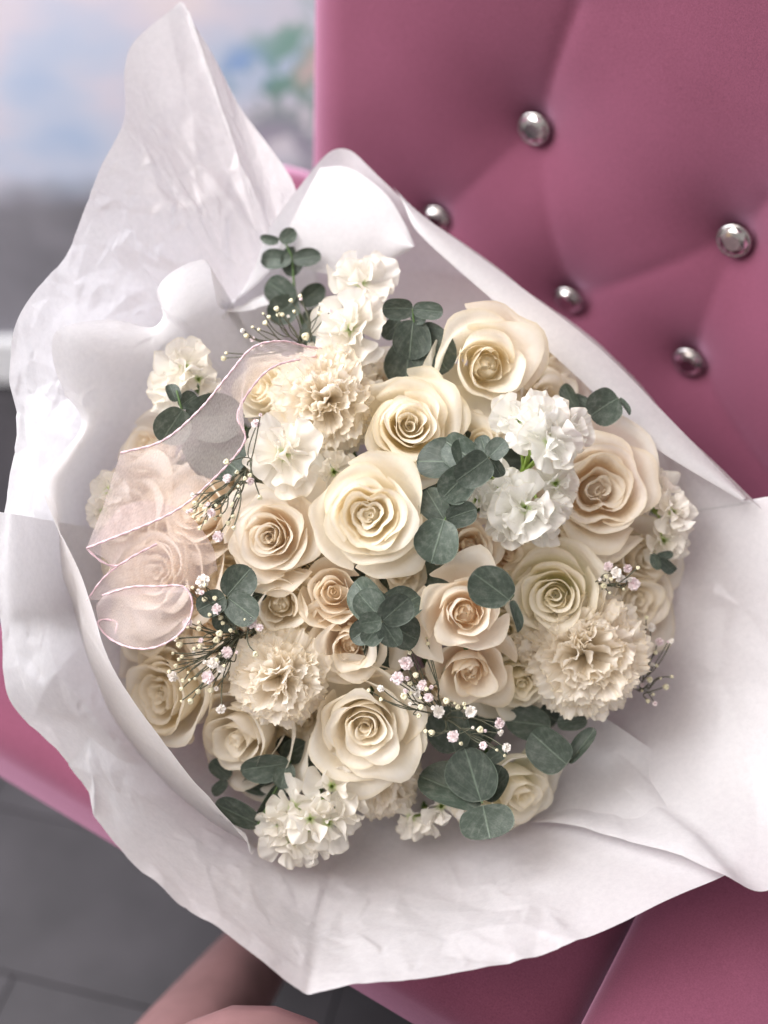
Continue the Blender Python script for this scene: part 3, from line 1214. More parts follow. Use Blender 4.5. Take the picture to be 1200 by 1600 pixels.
# --- pools of frilled petals for carnations and stocks (unit size, base at origin, growing along +z, facing +x)
def frill_pool(n, width, ruffle, serr, claw, cup, seed, nu=25, nv=13, waves=(4, 7)):
    out = []
    for k in range(n):
        r = np.random.RandomState(seed + k)
        u = np.linspace(-1, 1, nu)
        v = np.linspace(0, 1, nv) ** .8
        U, V = np.meshgrid(u, v)
        wdt = width * (claw + (1 - claw) * smooth((V - .05) / .8)) * r.uniform(.85, 1.15)
        edge = 1 - 0.20 * U ** 2 - 0.08 * np.abs(U) ** 6 + serr * (np.abs(((U * r.uniform(5, 7) + r.rand()) % 1) - .5) - .25) * 2 + serr * .8 * snoise(U, r.uniform(0, 6, 3), (5, 9, 14))
        z = V * np.where(V > .0, 1 + (edge - 1) * V ** 2, 1)
        w = r.uniform(*waves)
        ph = r.uniform(0, 6.28, 4)
        x = ruffle * V ** 2.2 * (np.sin(w * U + ph[0]) + .55 * np.sin(w * 1.9 * U + ph[1] + 2 * V) + .35 * np.sin(w * 3.3 * U + ph[2]))
        x = x - cup * V ** 2 + 0.5 * cup * V + cup * 0.6 * U ** 2 * V
        y = U * wdt + ruffle * .4 * V ** 2 * np.sin(w * 1.3 * U + ph[3])
        z = z + ruffle * .25 * V ** 3 * np.sin(w * 1.6 * U + ph[1])
        UV = np.stack([(U.ravel() + 1) / 2, V.ravel()], 1)
        out.append((np.stack([x, y, z], -1), nu, nv, UV))
    return out


def pool_meshes(pool, mat, name='petal'):
    res = []
    for V, nu, nv, UV in pool:
        me = grid_mesh(name, V, nu, nv, UV)
        me.materials.append(mat)
        res.append(me)
    return res


CARN = pool_meshes(frill_pool(14, 0.50, 0.060, 0.060, 0.18, 0.14, 300, 41, 15, (5, 10)), M['carnation'])
STOCK_W = pool_meshes(frill_pool(14, 0.50, 0.125, 0.012, 0.20, 0.32, 400, 21, 13, (1.6, 3.8)), M['white'])
STOCK_C = pool_meshes(frill_pool(14, 0.50, 0.125, 0.012, 0.20, 0.32, 430, 21, 13, (1.6, 3.8)), M['stock_cream'])


def carnation(label, px, py, Rp, tilt=None, dz=0.0, n=64, seed=0, spread=112):
    n = int(n * 1.05)
    rng = np.random.RandomState(2000 + seed)
    d = dome(px, py) + dz
    R = Rp * d / F
    tx, ty = tilt if tilt is not None else default_axis(px, py)
    ax = dirw(tx, ty, 1.0)
    base = P(px, py, d) - ax * 0.35 * R
    mw = frame(ax, base, rng.uniform(0, 6.28))
    root = empty('carnation', mw)
    tag(root, label, 'carnation', 'frilled carnations of the bouquet')
    for i in range(n):
        q = (i + .5) / n
        psi = math.radians(6 + (spread - 6) * q ** 0.62) + rng.uniform(-.10, .10)
        phi = i * 2.39996 + rng.uniform(-.3, .3)
        L = R * (0.86 + 0.16 * q) * rng.uniform(.88, 1.08)
        m = Matrix.Rotation(phi, 4, 'Z') @ Matrix.Rotation(psi, 4, 'Y') @ Matrix.Rotation(rng.uniform(-.5, .5) * (1.6 - q) + (math.pi if False else 0), 4, 'Z') @ Matrix.Scale(L, 4)
        o = obj('petal', CARN[rng.randint(len(CARN))], None, root)
        o.matrix_local = Matrix.Translation((0, 0, 0.06 * R)) @ m
    v, f = lathe([(0.0, -0.62 * R), (0.10 * R, -0.60 * R), (0.16 * R, -0.2 * R), (0.12 * R, 0.06 * R)], 10)
    obj('calyx', mesh_from('calyx', v, f), M['stem'], root)
    add_stem(root, mw, base - ax * 0.6 * R, ax, 0.002, seed=seed + 50)
    return root


def eye_mesh(r):
    V, Fc = [], []
    parts = []
    v, f = lathe([(0.0, -1.6 * r), (.45 * r, -1.4 * r), (.8 * r, -.2 * r), (.55 * r, .3 * r), (0.001, .45 * r)], 8)
    parts.append((v, f))
    for k in range(5):
        a = k * 1.2566
        p = np.array([[.3 * r * math.cos(a), .3 * r * math.sin(a), .1 * r], [.5 * r * math.cos(a), .5 * r * math.sin(a), 1.1 * r]])
        parts.append(tube_arrays(np.vstack([p[0], (p[0] + p[1]) / 2, p[1]]), [.14 * r, .16 * r, .2 * r], 5))
    v, f = join_arrays(parts)
    me = mesh_from('floret', v, f)
    me.materials.append(M['eye'])
    return me


EYE = eye_mesh(0.0016)


def stock(label, florets, pal='white', dz=0.0, seed=0, n=15, group='ruffled white stocks of the bouquet'):
    """florets: (px, py, Rpx, tiltx, tilty, ddepth)"""
    rng = np.random.RandomState(3000 + seed)
    pool = STOCK_W if pal == 'white' else STOCK_C
    cx = np.mean([f[0] for f in florets])
    cy = np.mean([f[1] for f in florets])
    ax = dirw(*default_axis(cx, cy), 1.0)
    d0 = dome(cx, cy) + dz
    base = P(cx, cy, d0 + 0.035)
    mw = frame(ax, base)
    root = empty('stock_flower', mw)
    tag(root, label, 'stock flower', group)
    imw = mw.inverted()
    branches = []
    for (px, py, Rp, tx, ty, dd) in florets:
        d = d0 + dd
        R = Rp * d / F
        fa_ = dirw(tx, ty, 1.0)
        c = P(px, py, d) - fa_ * .25 * R
        fm = imw @ frame(fa_, c, rng.uniform(0, 6.28))
        fo = obj('floret', EYE, None, root)
        fo.matrix_local = fm
        nn_ = max(6, int(n * rng.uniform(.8, 1.0)))
        for i in range(nn_):
            q = (i + .5) / nn_
            psi = math.radians(10 + 88 * q ** .75) + rng.uniform(-.25, .25)
            phi = i * 2.39996 + rng.uniform(-.3, .3)
            L = R * (0.55 + 0.52 * q ** .7) * rng.uniform(.88, 1.1)
            o = obj('petal', pool[rng.randint(len(pool))], None, fo)
            o.matrix_local = Matrix.Rotation(phi, 4, 'Z') @ Matrix.Translation((0.0012, 0, 0)) @ Matrix.Rotation(psi, 4, 'Y') @ Matrix.Rotation(rng.uniform(-.9, .9) * (1.3 - q), 4, 'Z') @ Matrix.Scale(L, 4)
        p0 = np.array(mw.inverted() @ Vector(c))
        branches.append(tube_arrays(bez(p0, p0 * .7 - np.array([0, 0, .005]), p0 * .2, np.array([0, 0, -0.012]), 6), [.0012] * 5 + [.002], 5))
    v, f = join_arrays(branches)
    obj('flower_stalk', mesh_from('flower_stalk', v, f), M['eye'], root)
    add_stem(root, mw, base - ax * .010, ax, 0.003, seed=seed + 90)
    return root


# ---- eucalyptus
def leaf_pool():
    out = []
    nu, nv = 15, 15
    for k in range(7):
        r = np.random.RandomState(600 + k)
        u = np.linspace(-1, 1, nu)
        v = np.linspace(0, 1, nv)
        U, V = np.meshgrid(u, v)
        a = math.pi * V
        y = (1 - np.cos(a)) / 2
        w = 0.5 * np.sin(a) ** 0.82 * (1.06 - 0.12 * V)
        x = U * w * (1 + .05 * np.sin(3 * V * math.pi + r.uniform(0, 6)))
        tipdent = -0.05 * np.exp(-(U / .3) ** 2) * V ** 8 * r.uniform(-.6, 1)
        y = y + tipdent
        z = (0.12 + .22 * r.rand()) * (x ** 2 * 2.0) + (r.uniform(-.24, .16)) * y ** 2 + 0.028 * np.sin(5 * x + r.uniform(0, 6)) * np.sin(4 * y + r.uniform(0, 6))
        z = z - 0.018 * np.exp(-(U / .12) ** 2) * np.sin(a)
        me = grid_mesh('leaf', np.stack([x, y, z], -1), nu, nv, np.stack([(U.ravel() + 1) / 2, V.ravel()], 1))
        me.materials.append(M['leaf'])
        out.append(me)
    return out


LEAF = leaf_pool()


def eucalyptus(label, leaves, stem_px, dz=0.0, seed=0, extra=2, back_d=0.0):
    """leaves: (base px, base py, tip px, tip py, width/length, base depth offset, tip depth offset, roll); stem_px: nodes (px, py, depth offset) tip first"""
    rng = np.random.RandomState(4000 + seed)
    cx, cy = stem_px[0][0], stem_px[0][1]
    d0 = dome(cx, cy) + dz
    nodes = [P(a, b, d0 + c) for a, b, c in stem_px]
    ax = dirw(*default_axis(cx, cy), 1.0)
    mw = frame(ax, nodes[-1])
    root = empty('eucalyptus_sprig', mw)
    tag(root, label, 'eucalyptus', 'eucalyptus sprigs of the bouquet')
    imw = mw.inverted()

    def put(b, t_, wr, roll):
        y = t_ - b
        L = np.linalg.norm(y)
        y = y / L
        vd = nrm(CAM - b)
        z = nrm(vd - y * np.dot(vd, y))
        x = np.cross(y, z)
        c, s = math.cos(roll), math.sin(roll)
        x, z = x * c + z * s, -x * s + z * c
        m = Matrix.Identity(4)
        for i in range(3):
            m[i][0], m[i][1], m[i][2], m[i][3] = x[i] * L * wr, y[i] * L, z[i] * L, b[i]
        o = obj('leaf', LEAF[rng.randint(len(LEAF))], None, root)
        o.matrix_local = imw @ m

    for lf in leaves:
        bx, by, tx, ty, wr = lf[:5]
        db = lf[5] if len(lf) > 5 else 0.0
        dt = lf[6] if len(lf) > 6 else rng.uniform(-.006, .008)
        roll = lf[7] if len(lf) > 7 else rng.uniform(-.5, .5)
        put(P(bx, by, d0 + db), P(tx, ty, d0 + db + dt), wr, roll)
    # stem down to the tie
    end = TIE + XA * rng.uniform(-.012, .012) + YA * rng.uniform(-.012, .012)
    last = nodes[-1]
    dd = np.linalg.norm(last - end)
    dirn = nrm(last - nodes[-2]) if len(nodes) > 1 else -ax
    low = bez(last, last + dirn * min(.02, dd * .3) - ZA * .02, end + ZA * dd * .25, end, 8)
    allp = np.vstack([nodes[:-1], low]) if len(nodes) > 1 else low
    v, f = tube_arrays(to_local(mw, allp), np.linspace(.0007, .0019, len(allp)), 6)
    obj('stem', mesh_from('stem', v, f), M['stem'], root)
    # lower leaf pairs that fill the dark gaps between the blooms
    for e in range(extra):
        b = low[1 + e]
        a0 = rng.uniform(0, 6.28)
        for s in (0, math.pi):
            a = a0 + s
            tdir = XA * math.cos(a) + YA * math.sin(a) + ZA * rng.uniform(-.1, .5)
            put(b, b + nrm(tdir) * rng.uniform(.026, .036), rng.uniform(.8, 1.0), rng.uniform(-.4, .4))
    return root


# ---- gypsophila
def puff(kind, seed):
    r = np.random.RandomState(seed)
    parts = []
    if kind == 'bud':
        v, f = lathe([(0.0, -1.0), (.45, -.85), (.85, -.2), (.95, .35), (.75, .8), (.45, .95), (.3, .7), (.0, .62)], 8)
        a = np.arctan2(v[:, 1], v[:, 0])
        v[:, :2] *= (1 + .12 * np.cos(5 * a))[:, None]
        parts.append((v, f))
    else:
        v, f = lathe([(0.0, -1.0), (.3, -.8), (.42, -.2), (.2, .1)], 7)
        parts.append((v, f))
        n = 34
        for i in range(n):
            q = (i + .5) / n
            psi = math.radians(8 + 105 * q ** .65) + r.uniform(-.2, .2)
            phi = i * 2.39996 + r.uniform(-.3, .3)
            u = np.array([-1, 0, 1.0])
            vv = np.array([0, .5, 1.0])
            U, V = np.meshgrid(u, vv)
            x = .14 * V ** 2 * np.sin(2.2 * U + r.uniform(0, 6))
            y = U * (.06 + .20 * V)
            z = V * (1 - .18 * np.abs(U)) * r.uniform(.8, 1.1)
            g = np.stack([x, y, z], -1).reshape(-1, 3)
            m = np.array(Matrix.Rotation(phi, 3, 'Z') @ Matrix.Rotation(psi, 3, 'Y'))
            parts.append((g @ m.T, grid_faces(3, 3)))
    v, f = join_arrays(parts)
    return mesh_from('floret', v, f)


PUFF = {}
for kk, mk in (('bud', 'gyp_bud'), ('white', 'gyp_white'), ('pink', 'gyp_pink')):
    PUFF[kk] = [puff('bud' if kk == 'bud' else 'open', 700 + i) for i in range(3)]
    for m_ in PUFF[kk]:
        m_.materials.append(M[mk])


def gypsophila(label, base, tips, dz=-0.03, seed=0):
    """base (px,py,depth offset), tips (px,py,kind,Rpx)"""
    rng = np.random.RandomState(5000 + seed)
    cx, cy = np.mean([t[0] for t in tips]), np.mean([t[1] for t in tips])
    d0 = dome(cx, cy) + dz
    b = P(base[0], base[1], d0 + base[2])
    ax = dirw(*default_axis(cx, cy), 1.0)
    mw = frame(ax, b)
    root = empty('gypsophila_sprig', mw)
    tag(root, label, "baby's breath", 'gypsophila sprigs of the bouquet')
    imw = mw.inverted()
    stems = []
    more = []
    for (px, py, kd, rp) in tips:
        for _ in range(rng.randint(0, 3)):
            a = rng.uniform(0, 6.28)
            more.append((px + math.cos(a) * rng.uniform(8, 20), py + math.sin(a) * rng.uniform(8, 20), rng.choice(['bud', 'bud', 'white', 'pink']), rng.uniform(3, 5.5)))
    tips = list(tips) + more
    # forks: tips gather on a few branches
    ang = np.array([math.atan2(t[1] - base[1], t[0] - base[0]) for t in tips])
    nf = max(2, len(tips) // 4)
    order = np.argsort(ang)
    groups = np.array_split(order, nf)
    for g in groups:
        mx = np.mean([tips[i][0] for i in g])
        my = np.mean([tips[i][1] for i in g])
        fx, fy = base[0] + (mx - base[0]) * .5, base[1] + (my - base[1]) * .5
        fork = P(fx + rng.uniform(-6, 6), fy + rng.uniform(-6, 6), d0 + base[2] * .35 + rng.uniform(-.004, .004))
        stems.append(tube_arrays(to_local(mw, bez(b, b + (fork - b) * .35 + YA * .003, b + (fork - b) * .7 + XA * rng.uniform(-.003, .003), fork, 7)), .00055, 4))
        for i in g:
            px, py, kind, rp = tips[i]
            d = d0 + rng.uniform(-.007, .007)
            R = rp * (.76 if kind == 'bud' else .86) * d / F
            tip = P(px, py, d)
            sd = nrm(tip - fork + ZA * .004)
            st_end = tip - sd * R * .9
            side = XA * rng.uniform(-.006, .006) + YA * rng.uniform(-.006, .006)
            stems.append(tube_arrays(to_local(mw, bez(fork, fork + (st_end - fork) * .3 + side, fork + (st_end - fork) * .7 + side * .5, st_end, 7)), .00042, 4))
            fx_ = nrm(sd * .6 + ZA * .8 + XA * rng.uniform(-.4, .4) + YA * rng.uniform(-.4, .4))
            o = obj('floret', PUFF[kind][rng.randint(3)], None, root)
            o.matrix_local = imw @ frame(fx_, tip, rng.uniform(0, 6)) @ Matrix.Scale(R, 4)
    end = TIE + XA * rng.uniform(-.012, .012) + YA * rng.uniform(-.012, .012)
    dd = np.linalg.norm(b - end)
    stems.append(tube_arrays(to_local(mw, bez(b, b - ZA * .03, end + ZA * dd * .25, end, 9)), .0007, 5))
    v, f = join_arrays(stems)
    obj('stem', mesh_from('stem', v, f), M['twig'], root)
    return root


# ============================== the bouquet, flower by flower (pixels of the photograph)
rose('large cream garden rose with folded heart at the centre of the bouquet', 577, 805, 96, 'cream', (-.05, -.02), -0.018, 30, 'quartered', 0.85, 1, spin=0.0)
rose('cream spiral rose above the central garden rose', 640, 665, 88, 'cream', (.05, .10), 0.0, 34, 'spiral', 0.9, 2)
rose('wide open cream rose beside the top eucalyptus sprig', 762, 572, 100, 'cream', (.10, -.12), -0.012, 22, 'cup', 1.0, 3)
rose('half hidden cream rose at the top right, tucked behind the open rose', 842, 560, 80, 'cream', (.45, .45), 0.035, 26, 'spiral', 0.9, 4)
rose('large pale blush rose left of the white stock at the right rim', 935, 765, 112, 'blush', (.02, .06), 0.0, 30, 'quartered', 0.95, 5)
rose('peachy ivory spiral rose left of the central garden rose', 423, 838, 80, 'blush', (-.12, .02), -0.004, 36, 'spiral', 0.85, 6)
rose('greenish cream rose directly above the lower right carnation', 868, 930, 84, 'green_cream', (-.22, .0), 0.004, 30, 'spiral', 0.75, 7)
rose('peach spray rose with open cup below the single round eucalyptus leaf', 728, 958, 80, 'peach', (.02, .04), -0.020, 22, 'cup', 0.9, 8, 'spray_rose', 'peach spray roses of the bouquet')
rose('peach spray rose tipped downward beneath the open peach one', 735, 1050, 72, 'peach', (.03, -.45), 0.004, 20, 'cup', 0.9, 9, 'spray_rose', 'peach spray roses of the bouquet')
rose('peach spray rose partly covered by the eucalyptus rosette', 548, 1008, 76, 'peach', (-.02, -.25), 0.008, 22, 'cup', 0.9, 10, 'spray_rose', 'peach spray roses of the bouquet')
rose('big ivory rose low in the middle above the bottom stock flowers', 572, 1132, 102, 'ivory', (-.02, -.12), -0.006, 34, 'spiral', 0.9, 11)
rose('cream rose facing left beside the lower left paper edge', 258, 1085, 98, 'cream', (-.62, -.05), 0.0, 30, 'quartered', 0.75, 13, squash=1.0)
rose('pale cream rose turned sideways below the lower left carnation', 382, 1145, 100, 'ivory', (-.50, -.30), 0.012, 26, 'spiral', 0.7, 52)
rose('swirled cream bloom between the ivory rose and the lower left carnation', 437, 945, 72, 'ivory', (.05, -.10), 0.004, 18, 'cup', 0.85, 14)
rose('small peach rosebud above the eucalyptus rosette', 523, 925, 52, 'peach', (-.05, .1), 0.012, 22, 'spiral', 0.35, 15, 'spray_rose', 'peach spray roses of the bouquet', tall=1.3)
rose('soft cream rose behind the baby\'s breath at the right rim', 985, 938, 96, 'ivory', (.40, .0), 0.03, 28, 'spiral', 0.9, 16)
rose('greenish cream rose peeking out at the bottom beside eucalyptus leaves', 806, 1232, 82, 'green_cream', (.45, -.45), 0.0, 24, 'spiral', 0.8, 17)
rose('cream rose under the upper ribbon left of the upper carnation', 410, 612, 60, 'cream', (-.5, .35), 0.02, 26, 'spiral', 0.9, 18)
rose('blush rose under the ribbon and the upper baby\'s breath', 312, 800, 84, 'blush', (-.4, .1), 0.004, 26, 'spiral', 0.9, 19)
rose('blush rose veiled by the lower ribbon loop', 250, 895, 100, 'blush', (-.45, .0), 0.0, 28, 'quartered', 0.9, 20)
rose('tiny cream rose wedged beside the white stock', 752, 690, 40, 'cream', (.1, .15), 0.012, 18, 'spiral', 0.7, 21)
rose('small peach bloom below the right eucalyptus leaves', 735, 852, 56, 'peach', (.1, .1), 0.018, 20, 'cup', 0.9, 22, 'spray_rose', 'peach spray roses of the bouquet')
rose('small greenish cream rose between the peach spray rose and carnation', 812, 1062, 70, 'green_cream', (.1, -.3), 0.018, 20, 'spiral', 0.8, 23)
rose('blush rose under the ribbon beside the left eucalyptus', 236, 700, 64, 'blush', (-.55, .3), 0.02, 22, 'spiral', 0.9, 24)
rose('peach rose behind the lower left baby\'s breath', 335, 985, 86, 'peach', (-.35, -.05), 0.018, 26, 'spiral', 0.9, 25)
rose('cream rose low behind the open rose at right', 855, 622, 76, 'ivory', (.3, .2), 0.03, 22, 'spiral', 0.9, 26)
rose('ivory rose half hidden under the upper carnation', 590, 590, 46, 'ivory', (.0, .4), 0.034, 22, 'spiral', 0.9, 27)

rose('peach rose mostly hidden under the brightest white stock', 790, 865, 54, 'peach', (.1, .0), 0.03, 22, 'spiral', 0.9, 31)
rose('cream rose mostly hidden under the lower petals of the central garden rose', 622, 890, 66, 'cream', (.1, -.2), 0.02, 22, 'spiral', 0.95, 32)
rose('ivory rose mostly hidden between the central garden rose and the rosebud', 478, 890, 52, 'ivory', (-.1, -.1), 0.024, 22, 'spiral', 0.9, 33)
rose('blush rose behind the ribbon corner at the far left', 205, 815, 84, 'blush', (-.55, .1), 0.0, 24, 'spiral', 0.9, 34)
rose('cream rose below the ribbon loop at the far left', 228, 970, 74, 'cream', (-.55, -.05), 0.01, 24, 'spiral', 0.9, 35)
rose('ivory rose at right below the small stock, half hidden', 1000, 868, 80, 'ivory', (.4, -.1), 0.022, 22, 'spiral', 0.9, 36)
rose('blush rose mostly hidden behind the upper baby\'s breath', 345, 745, 58, 'blush', (-.3, .1), 0.03, 22, 'spiral', 0.9, 38)
rose('cream rose mostly hidden between the ribbon and the peachy ivory rose', 360, 900, 60, 'cream', (-.3, .0), 0.022, 22, 'spiral', 0.9, 39)
rose('cream rose mostly hidden between the large carnation and the peach rose', 790, 985, 50, 'green_cream', (.0, -.1), 0.03, 22, 'spiral', 0.9, 40)

rose('cream rose mostly hidden between the lower left carnation and the big ivory rose', 478, 1120, 60, 'ivory', (-.1, -.15), 0.034, 22, 'spiral', 0.8, 41)
rose('blush rose mostly hidden between the two upper left stocks', 470, 775, 58, 'blush', (-.1, .1), 0.030, 22, 'spiral', 0.8, 42)
rose('ivory rose mostly hidden behind the pinkish baby\'s breath', 680, 1075, 56, 'ivory', (.0, -.1), 0.034, 22, 'spiral', 0.8, 43)
rose('ivory rose mostly hidden under the white stock and the blush rose', 880, 850, 60, 'ivory', (.1, .0), 0.032, 22, 'spiral', 0.8, 44)
carnation('frilly ivory carnation left of the top spiral rose', 505, 622, 90, (-.15, .10), 0.0, 66, 1)
carnation('frilly ivory carnation in the lower left of the bouquet', 432, 1062, 80, (-.12, -.10), -0.012, 60, 2)
carnation('large round ivory carnation at the lower right', 922, 1028, 100, (.10, -.10), -0.014, 72, 3)
carnation('small frilly carnation tucked below the big ivory rose', 594, 1225, 66, (.0, -.4), 0.016, 44, 4)
carnation('half hidden carnation left of the large round one', 838, 1010, 40, (-.1, .0), 0.012, 40, 5)

stock('two ruffled cream stock blooms at the top of the bouquet', [(566, 432, 58, .10, .55, .010), (545, 512, 62, -.12, .05, -.010)], 'cream', -0.012, 1, 18)
stock('ruffled cream stock beside the pink ribbon edge', [(440, 708, 62, -.08, .05, -.012), (522, 738, 40, .05, -.1, .012)], 'cream', -0.006, 2, 18)
stock('brightest white stock cluster at right beside the blush rose', [(808, 655, 44, -.2, .25, -.004), (852, 648, 42, .1, .4, -.012), (862, 692, 50, .1, -.1, -.022), (897, 675, 38, .45, .1, -.008),
                                                             (822, 795, 62, -.05, -.1, -.012), (872, 755, 40, .3, .0, .004), (742, 782, 26, -.5, -.1, -.002), (765, 745, 34, -.3, .1, .006), (785, 775, 40, -.35, .1, -.004), (856, 812, 42, .25, -.3, -.004), (795, 822, 38, -.2, -.4, -.002), (832, 670, 38, -.1, .1, -.018)], 'white', -0.022, 3, 15)
stock('small cream stock cluster at the far right rim', [(1040, 775, 42, .25, .3, .0), (1055, 800, 36, .3, -.05, -.008), (1040, 848, 40, .15, -.4, .004), (1010, 760, 34, .0, .3, .006)], 'cream', -0.012, 4, 14)
stock('cream stock cluster at the bottom left with small green eyes', [(545, 1262, 40, .35, .0, -.002), (430, 1290, 38, -.4, -.1, .0), (520, 1230, 48, .2, .1, -.010), (455, 1262, 50, -.2, .05, -.006), (515, 1292, 50, .2, -.25, -.008), (450, 1322, 46, -.15, -.3, .0), (484, 1282, 40, 0, 0, -.016), (480, 1325, 40, .0, -.4, .004)], 'cream', -0.024, 5, 10)
stock('loose cream stock florets at the bottom middle', [(640, 1282, 34, -.3, -.2, .0), (690, 1262, 36, .05, .0, -.006), (668, 1290, 28, .0, -.4, .002)], 'cream', 0.0, 6, 9)
stock('faint cream stock at the left against the curling paper', [(285, 565, 52, -.2, .5, .0), (262, 610, 40, -.3, .1, .004), (310, 590, 36, .1, .2, .004)], 'cream', -0.02, 7, 14)
stock('small cream stock floret left of the ribbon corner', [(165, 765, 34, -.3, .2, .0), (158, 800, 26, -.3, -.2, .004)], 'cream', -0.03, 8, 12)

E = eucalyptus
E('thin eucalyptus sprig standing up against the paper at top left',
  [(436, 376, 406, 372, .55), (438, 378, 462, 360, .75, -.003), (455, 405, 405, 405, .62), (457, 405, 502, 400, .62), (456, 385, 455, 432, .75, .004),
   (460, 470, 420, 440, .9), (465, 470, 420, 498, .85, .002), (470, 475, 505, 445, .75, .004), (475, 505, 500, 535, .8, .006), (470, 500, 520, 500, .7, .01)],
  [(440, 368, 0), (456, 400, .002), (460, 450, .004), (470, 500, .008), (482, 540, .02)], -0.004, 1, 2)
E('dark eucalyptus sprig between the top stock and the open rose',
  [(645, 483, 598, 480, .80, -.012), (645, 483, 692, 488, .62, -.012), (645, 480, 662, 505, .8, -.006), (646, 500, 640, 562, 1.0, -.008), (650, 512, 700, 580, .85, .0), (640, 530, 634, 608, .9, .004),
   (625, 500, 600, 530, .8, .01)],
  [(645, 483, -.012), (648, 520, -.004), (640, 580, .02)], -0.012, 2, 2)
E('many leaved eucalyptus sprig right of the central garden rose',
  [(764, 714, 790, 690, 1.0, -.014), (762, 714, 752, 682, .85, -.010), (763, 715, 718, 752, .95, -.016), (766, 716, 784, 742, .75, -.013), (742, 720, 690, 690, .95, -.004), (738, 722, 650, 715, .8, .0),
   (735, 735, 690, 778, .95, -.006), (735, 732, 715, 688, .9, -.002), (697, 812, 742, 795, .85, -.006), (694, 812, 664, 765, .85, -.003), (694, 812, 672, 880, 1.0, -.012), (690, 800, 715, 775, .95, .002)],
  [(764, 714, -.014), (730, 740, -.002), (696, 812, -.004), (690, 850, .02)], -0.030, 3, 2)
E('rosette of eucalyptus leaves in the lower middle above the ivory rose',
  [(597, 970, 640, 935, .95, -.022, -.004), (596, 970, 560, 975, .95, -.024, -.003), (597, 969, 560, 925, .9, -.016, .002), (598, 972, 622, 1010, .85, -.018, .002), (596, 972, 570, 1005, .85, -.016, .002),
   (598, 965, 548, 910, .85, -.008, .006), (600, 965, 655, 925, .9, -.008, .006), (600, 972, 655, 1000, .9, -.008, .006), (596, 970, 548, 1000, .7, -.006, .004)],
  [(597, 970, -.022), (597, 968, -.008), (600, 975, .02)], -0.014, 4, 2)
E('single round eucalyptus leaf with folded partner over the peach spray rose',
  [(796, 938, 738, 893, .92, -.010, -.004), (798, 938, 812, 988, .38, -.010, .004, .7)],
  [(797, 937, -.010), (802, 930, .02)], -0.034, 5, 0)
E('eucalyptus leaves behind the lower left baby\'s breath',
  [(354, 932, 392, 888, .95, -.006), (352, 932, 312, 952, .85, -.008), (356, 934, 402, 968, .9, -.006), (356, 936, 350, 985, .8, .006), (365, 940, 415, 925, .6, .014)],
  [(354, 932, -.006), (360, 950, .01), (372, 1000, .03)], -0.020, 6, 2)
E('round eucalyptus leaf under the paper hem at right',
  [(966, 622, 918, 652, 1.0, -.006), (968, 622, 985, 648, .35, -.006, .0, .6), (900, 640, 880, 600, .6, .006), (890, 620, 925, 640, .6, .012)],
  [(966, 622, -.006), (930, 640, .008), (900, 660, .03)], -0.02, 7, 2)
E('eucalyptus sprig seen partly through the ribbon at left',
  [(286, 640, 252, 690, .95, -.004), (280, 635, 308, 615, .75, .002), (275, 628, 266, 598, .75, .0), (290, 655, 378, 650, .85, .006), (300, 670, 372, 740, .95, .008), (380, 700, 410, 670, .8, .02), (300, 690, 330, 745, .8, .012)],
  [(276, 610, 0), (284, 640, -.002), (300, 670, .006), (330, 720, .03)], -0.035, 8, 2)
E('folded eucalyptus sprig beside the bottom left stock cluster',
  [(452, 1192, 376, 1205, .62, -.010), (450, 1192, 438, 1232, .85, -.008), (440, 1185, 480, 1160, .8, .006), (404, 1288, 334, 1258, .52, -.004), (404, 1288, 420, 1315, .3, -.004, .002, .5), (440, 1225, 404, 1290, .42, .0, .0, .3), (455, 1185, 440, 1150, .8, .01)],
  [(402, 1290, -.004), (425, 1245, -.002), (452, 1192, .002), (470, 1160, .03)], -0.02, 9, 1)
E('large eucalyptus leaves at the bottom beside the greenish rose',
  [(754, 1254, 658, 1205, .72, -.010), (752, 1252, 725, 1170, 1.0, -.018, .0), (755, 1258, 766, 1310, 1.75, -.020, -.004), (756, 1250, 786, 1200, .85, -.012), (712, 1175, 690, 1105, .95, .006), (720, 1170, 748, 1130, .8, .012), (760, 1190, 790, 1170, .7, .004)],
  [(754, 1255, -.018), (730, 1190, .0), (715, 1150, .02)], -0.02, 10, 2)
E('big eucalyptus leaf with pointed partner below the large carnation',
  [(886, 1194, 828, 1150, .98, -.010), (888, 1192, 930, 1140, .42, -.008, .006, .4), (860, 1135, 790, 1125, .75, .012), (870, 1130, 915, 1125, .6, .014), (850, 1140, 830, 1110, .8, .016)],
  [(886, 1194, -.010), (860, 1150, .006), (830, 1110, .03)], -0.02, 11, 2)
E('small eucalyptus tip at the right rim below the small stock',
  [(1030, 872, 1056, 898, .5), (1025, 870, 1050, 865, .5), (1020, 865, 1030, 890, .6)], [(1030, 872, 0), (1000, 860, .03)], -0.01, 12, 0)
E('shaded eucalyptus sprig in the dark gap above the bottom left stock',
  [(430, 1215, 395, 1240, .8), (430, 1215, 470, 1235, .8), (420, 1235, 380, 1225, .7), (445, 1200, 500, 1195, .7), (360, 1215, 330, 1190, .7), (355, 1220, 335, 1240, .6)], [(430, 1215, 0), (450, 1180, .03)], 0.012, 15, 2)
E('shaded eucalyptus sprig deep between the upper roses',
  [(715, 660, 745, 640, .8), (715, 662, 735, 690, .8), (560, 690, 540, 665, .8), (520, 700, 500, 690, .7)], [(715, 655, 0), (690, 700, .03)], 0.03, 13, 3)
E('shaded eucalyptus sprig deep beside the swirled cream bloom',
  [(490, 880, 505, 905, .8), (490, 885, 470, 900, .8), (400, 905, 420, 915, .8), (505, 1050, 520, 1040, .4)], [(490, 880, 0), (500, 900, .03)], 0.025, 14, 3)

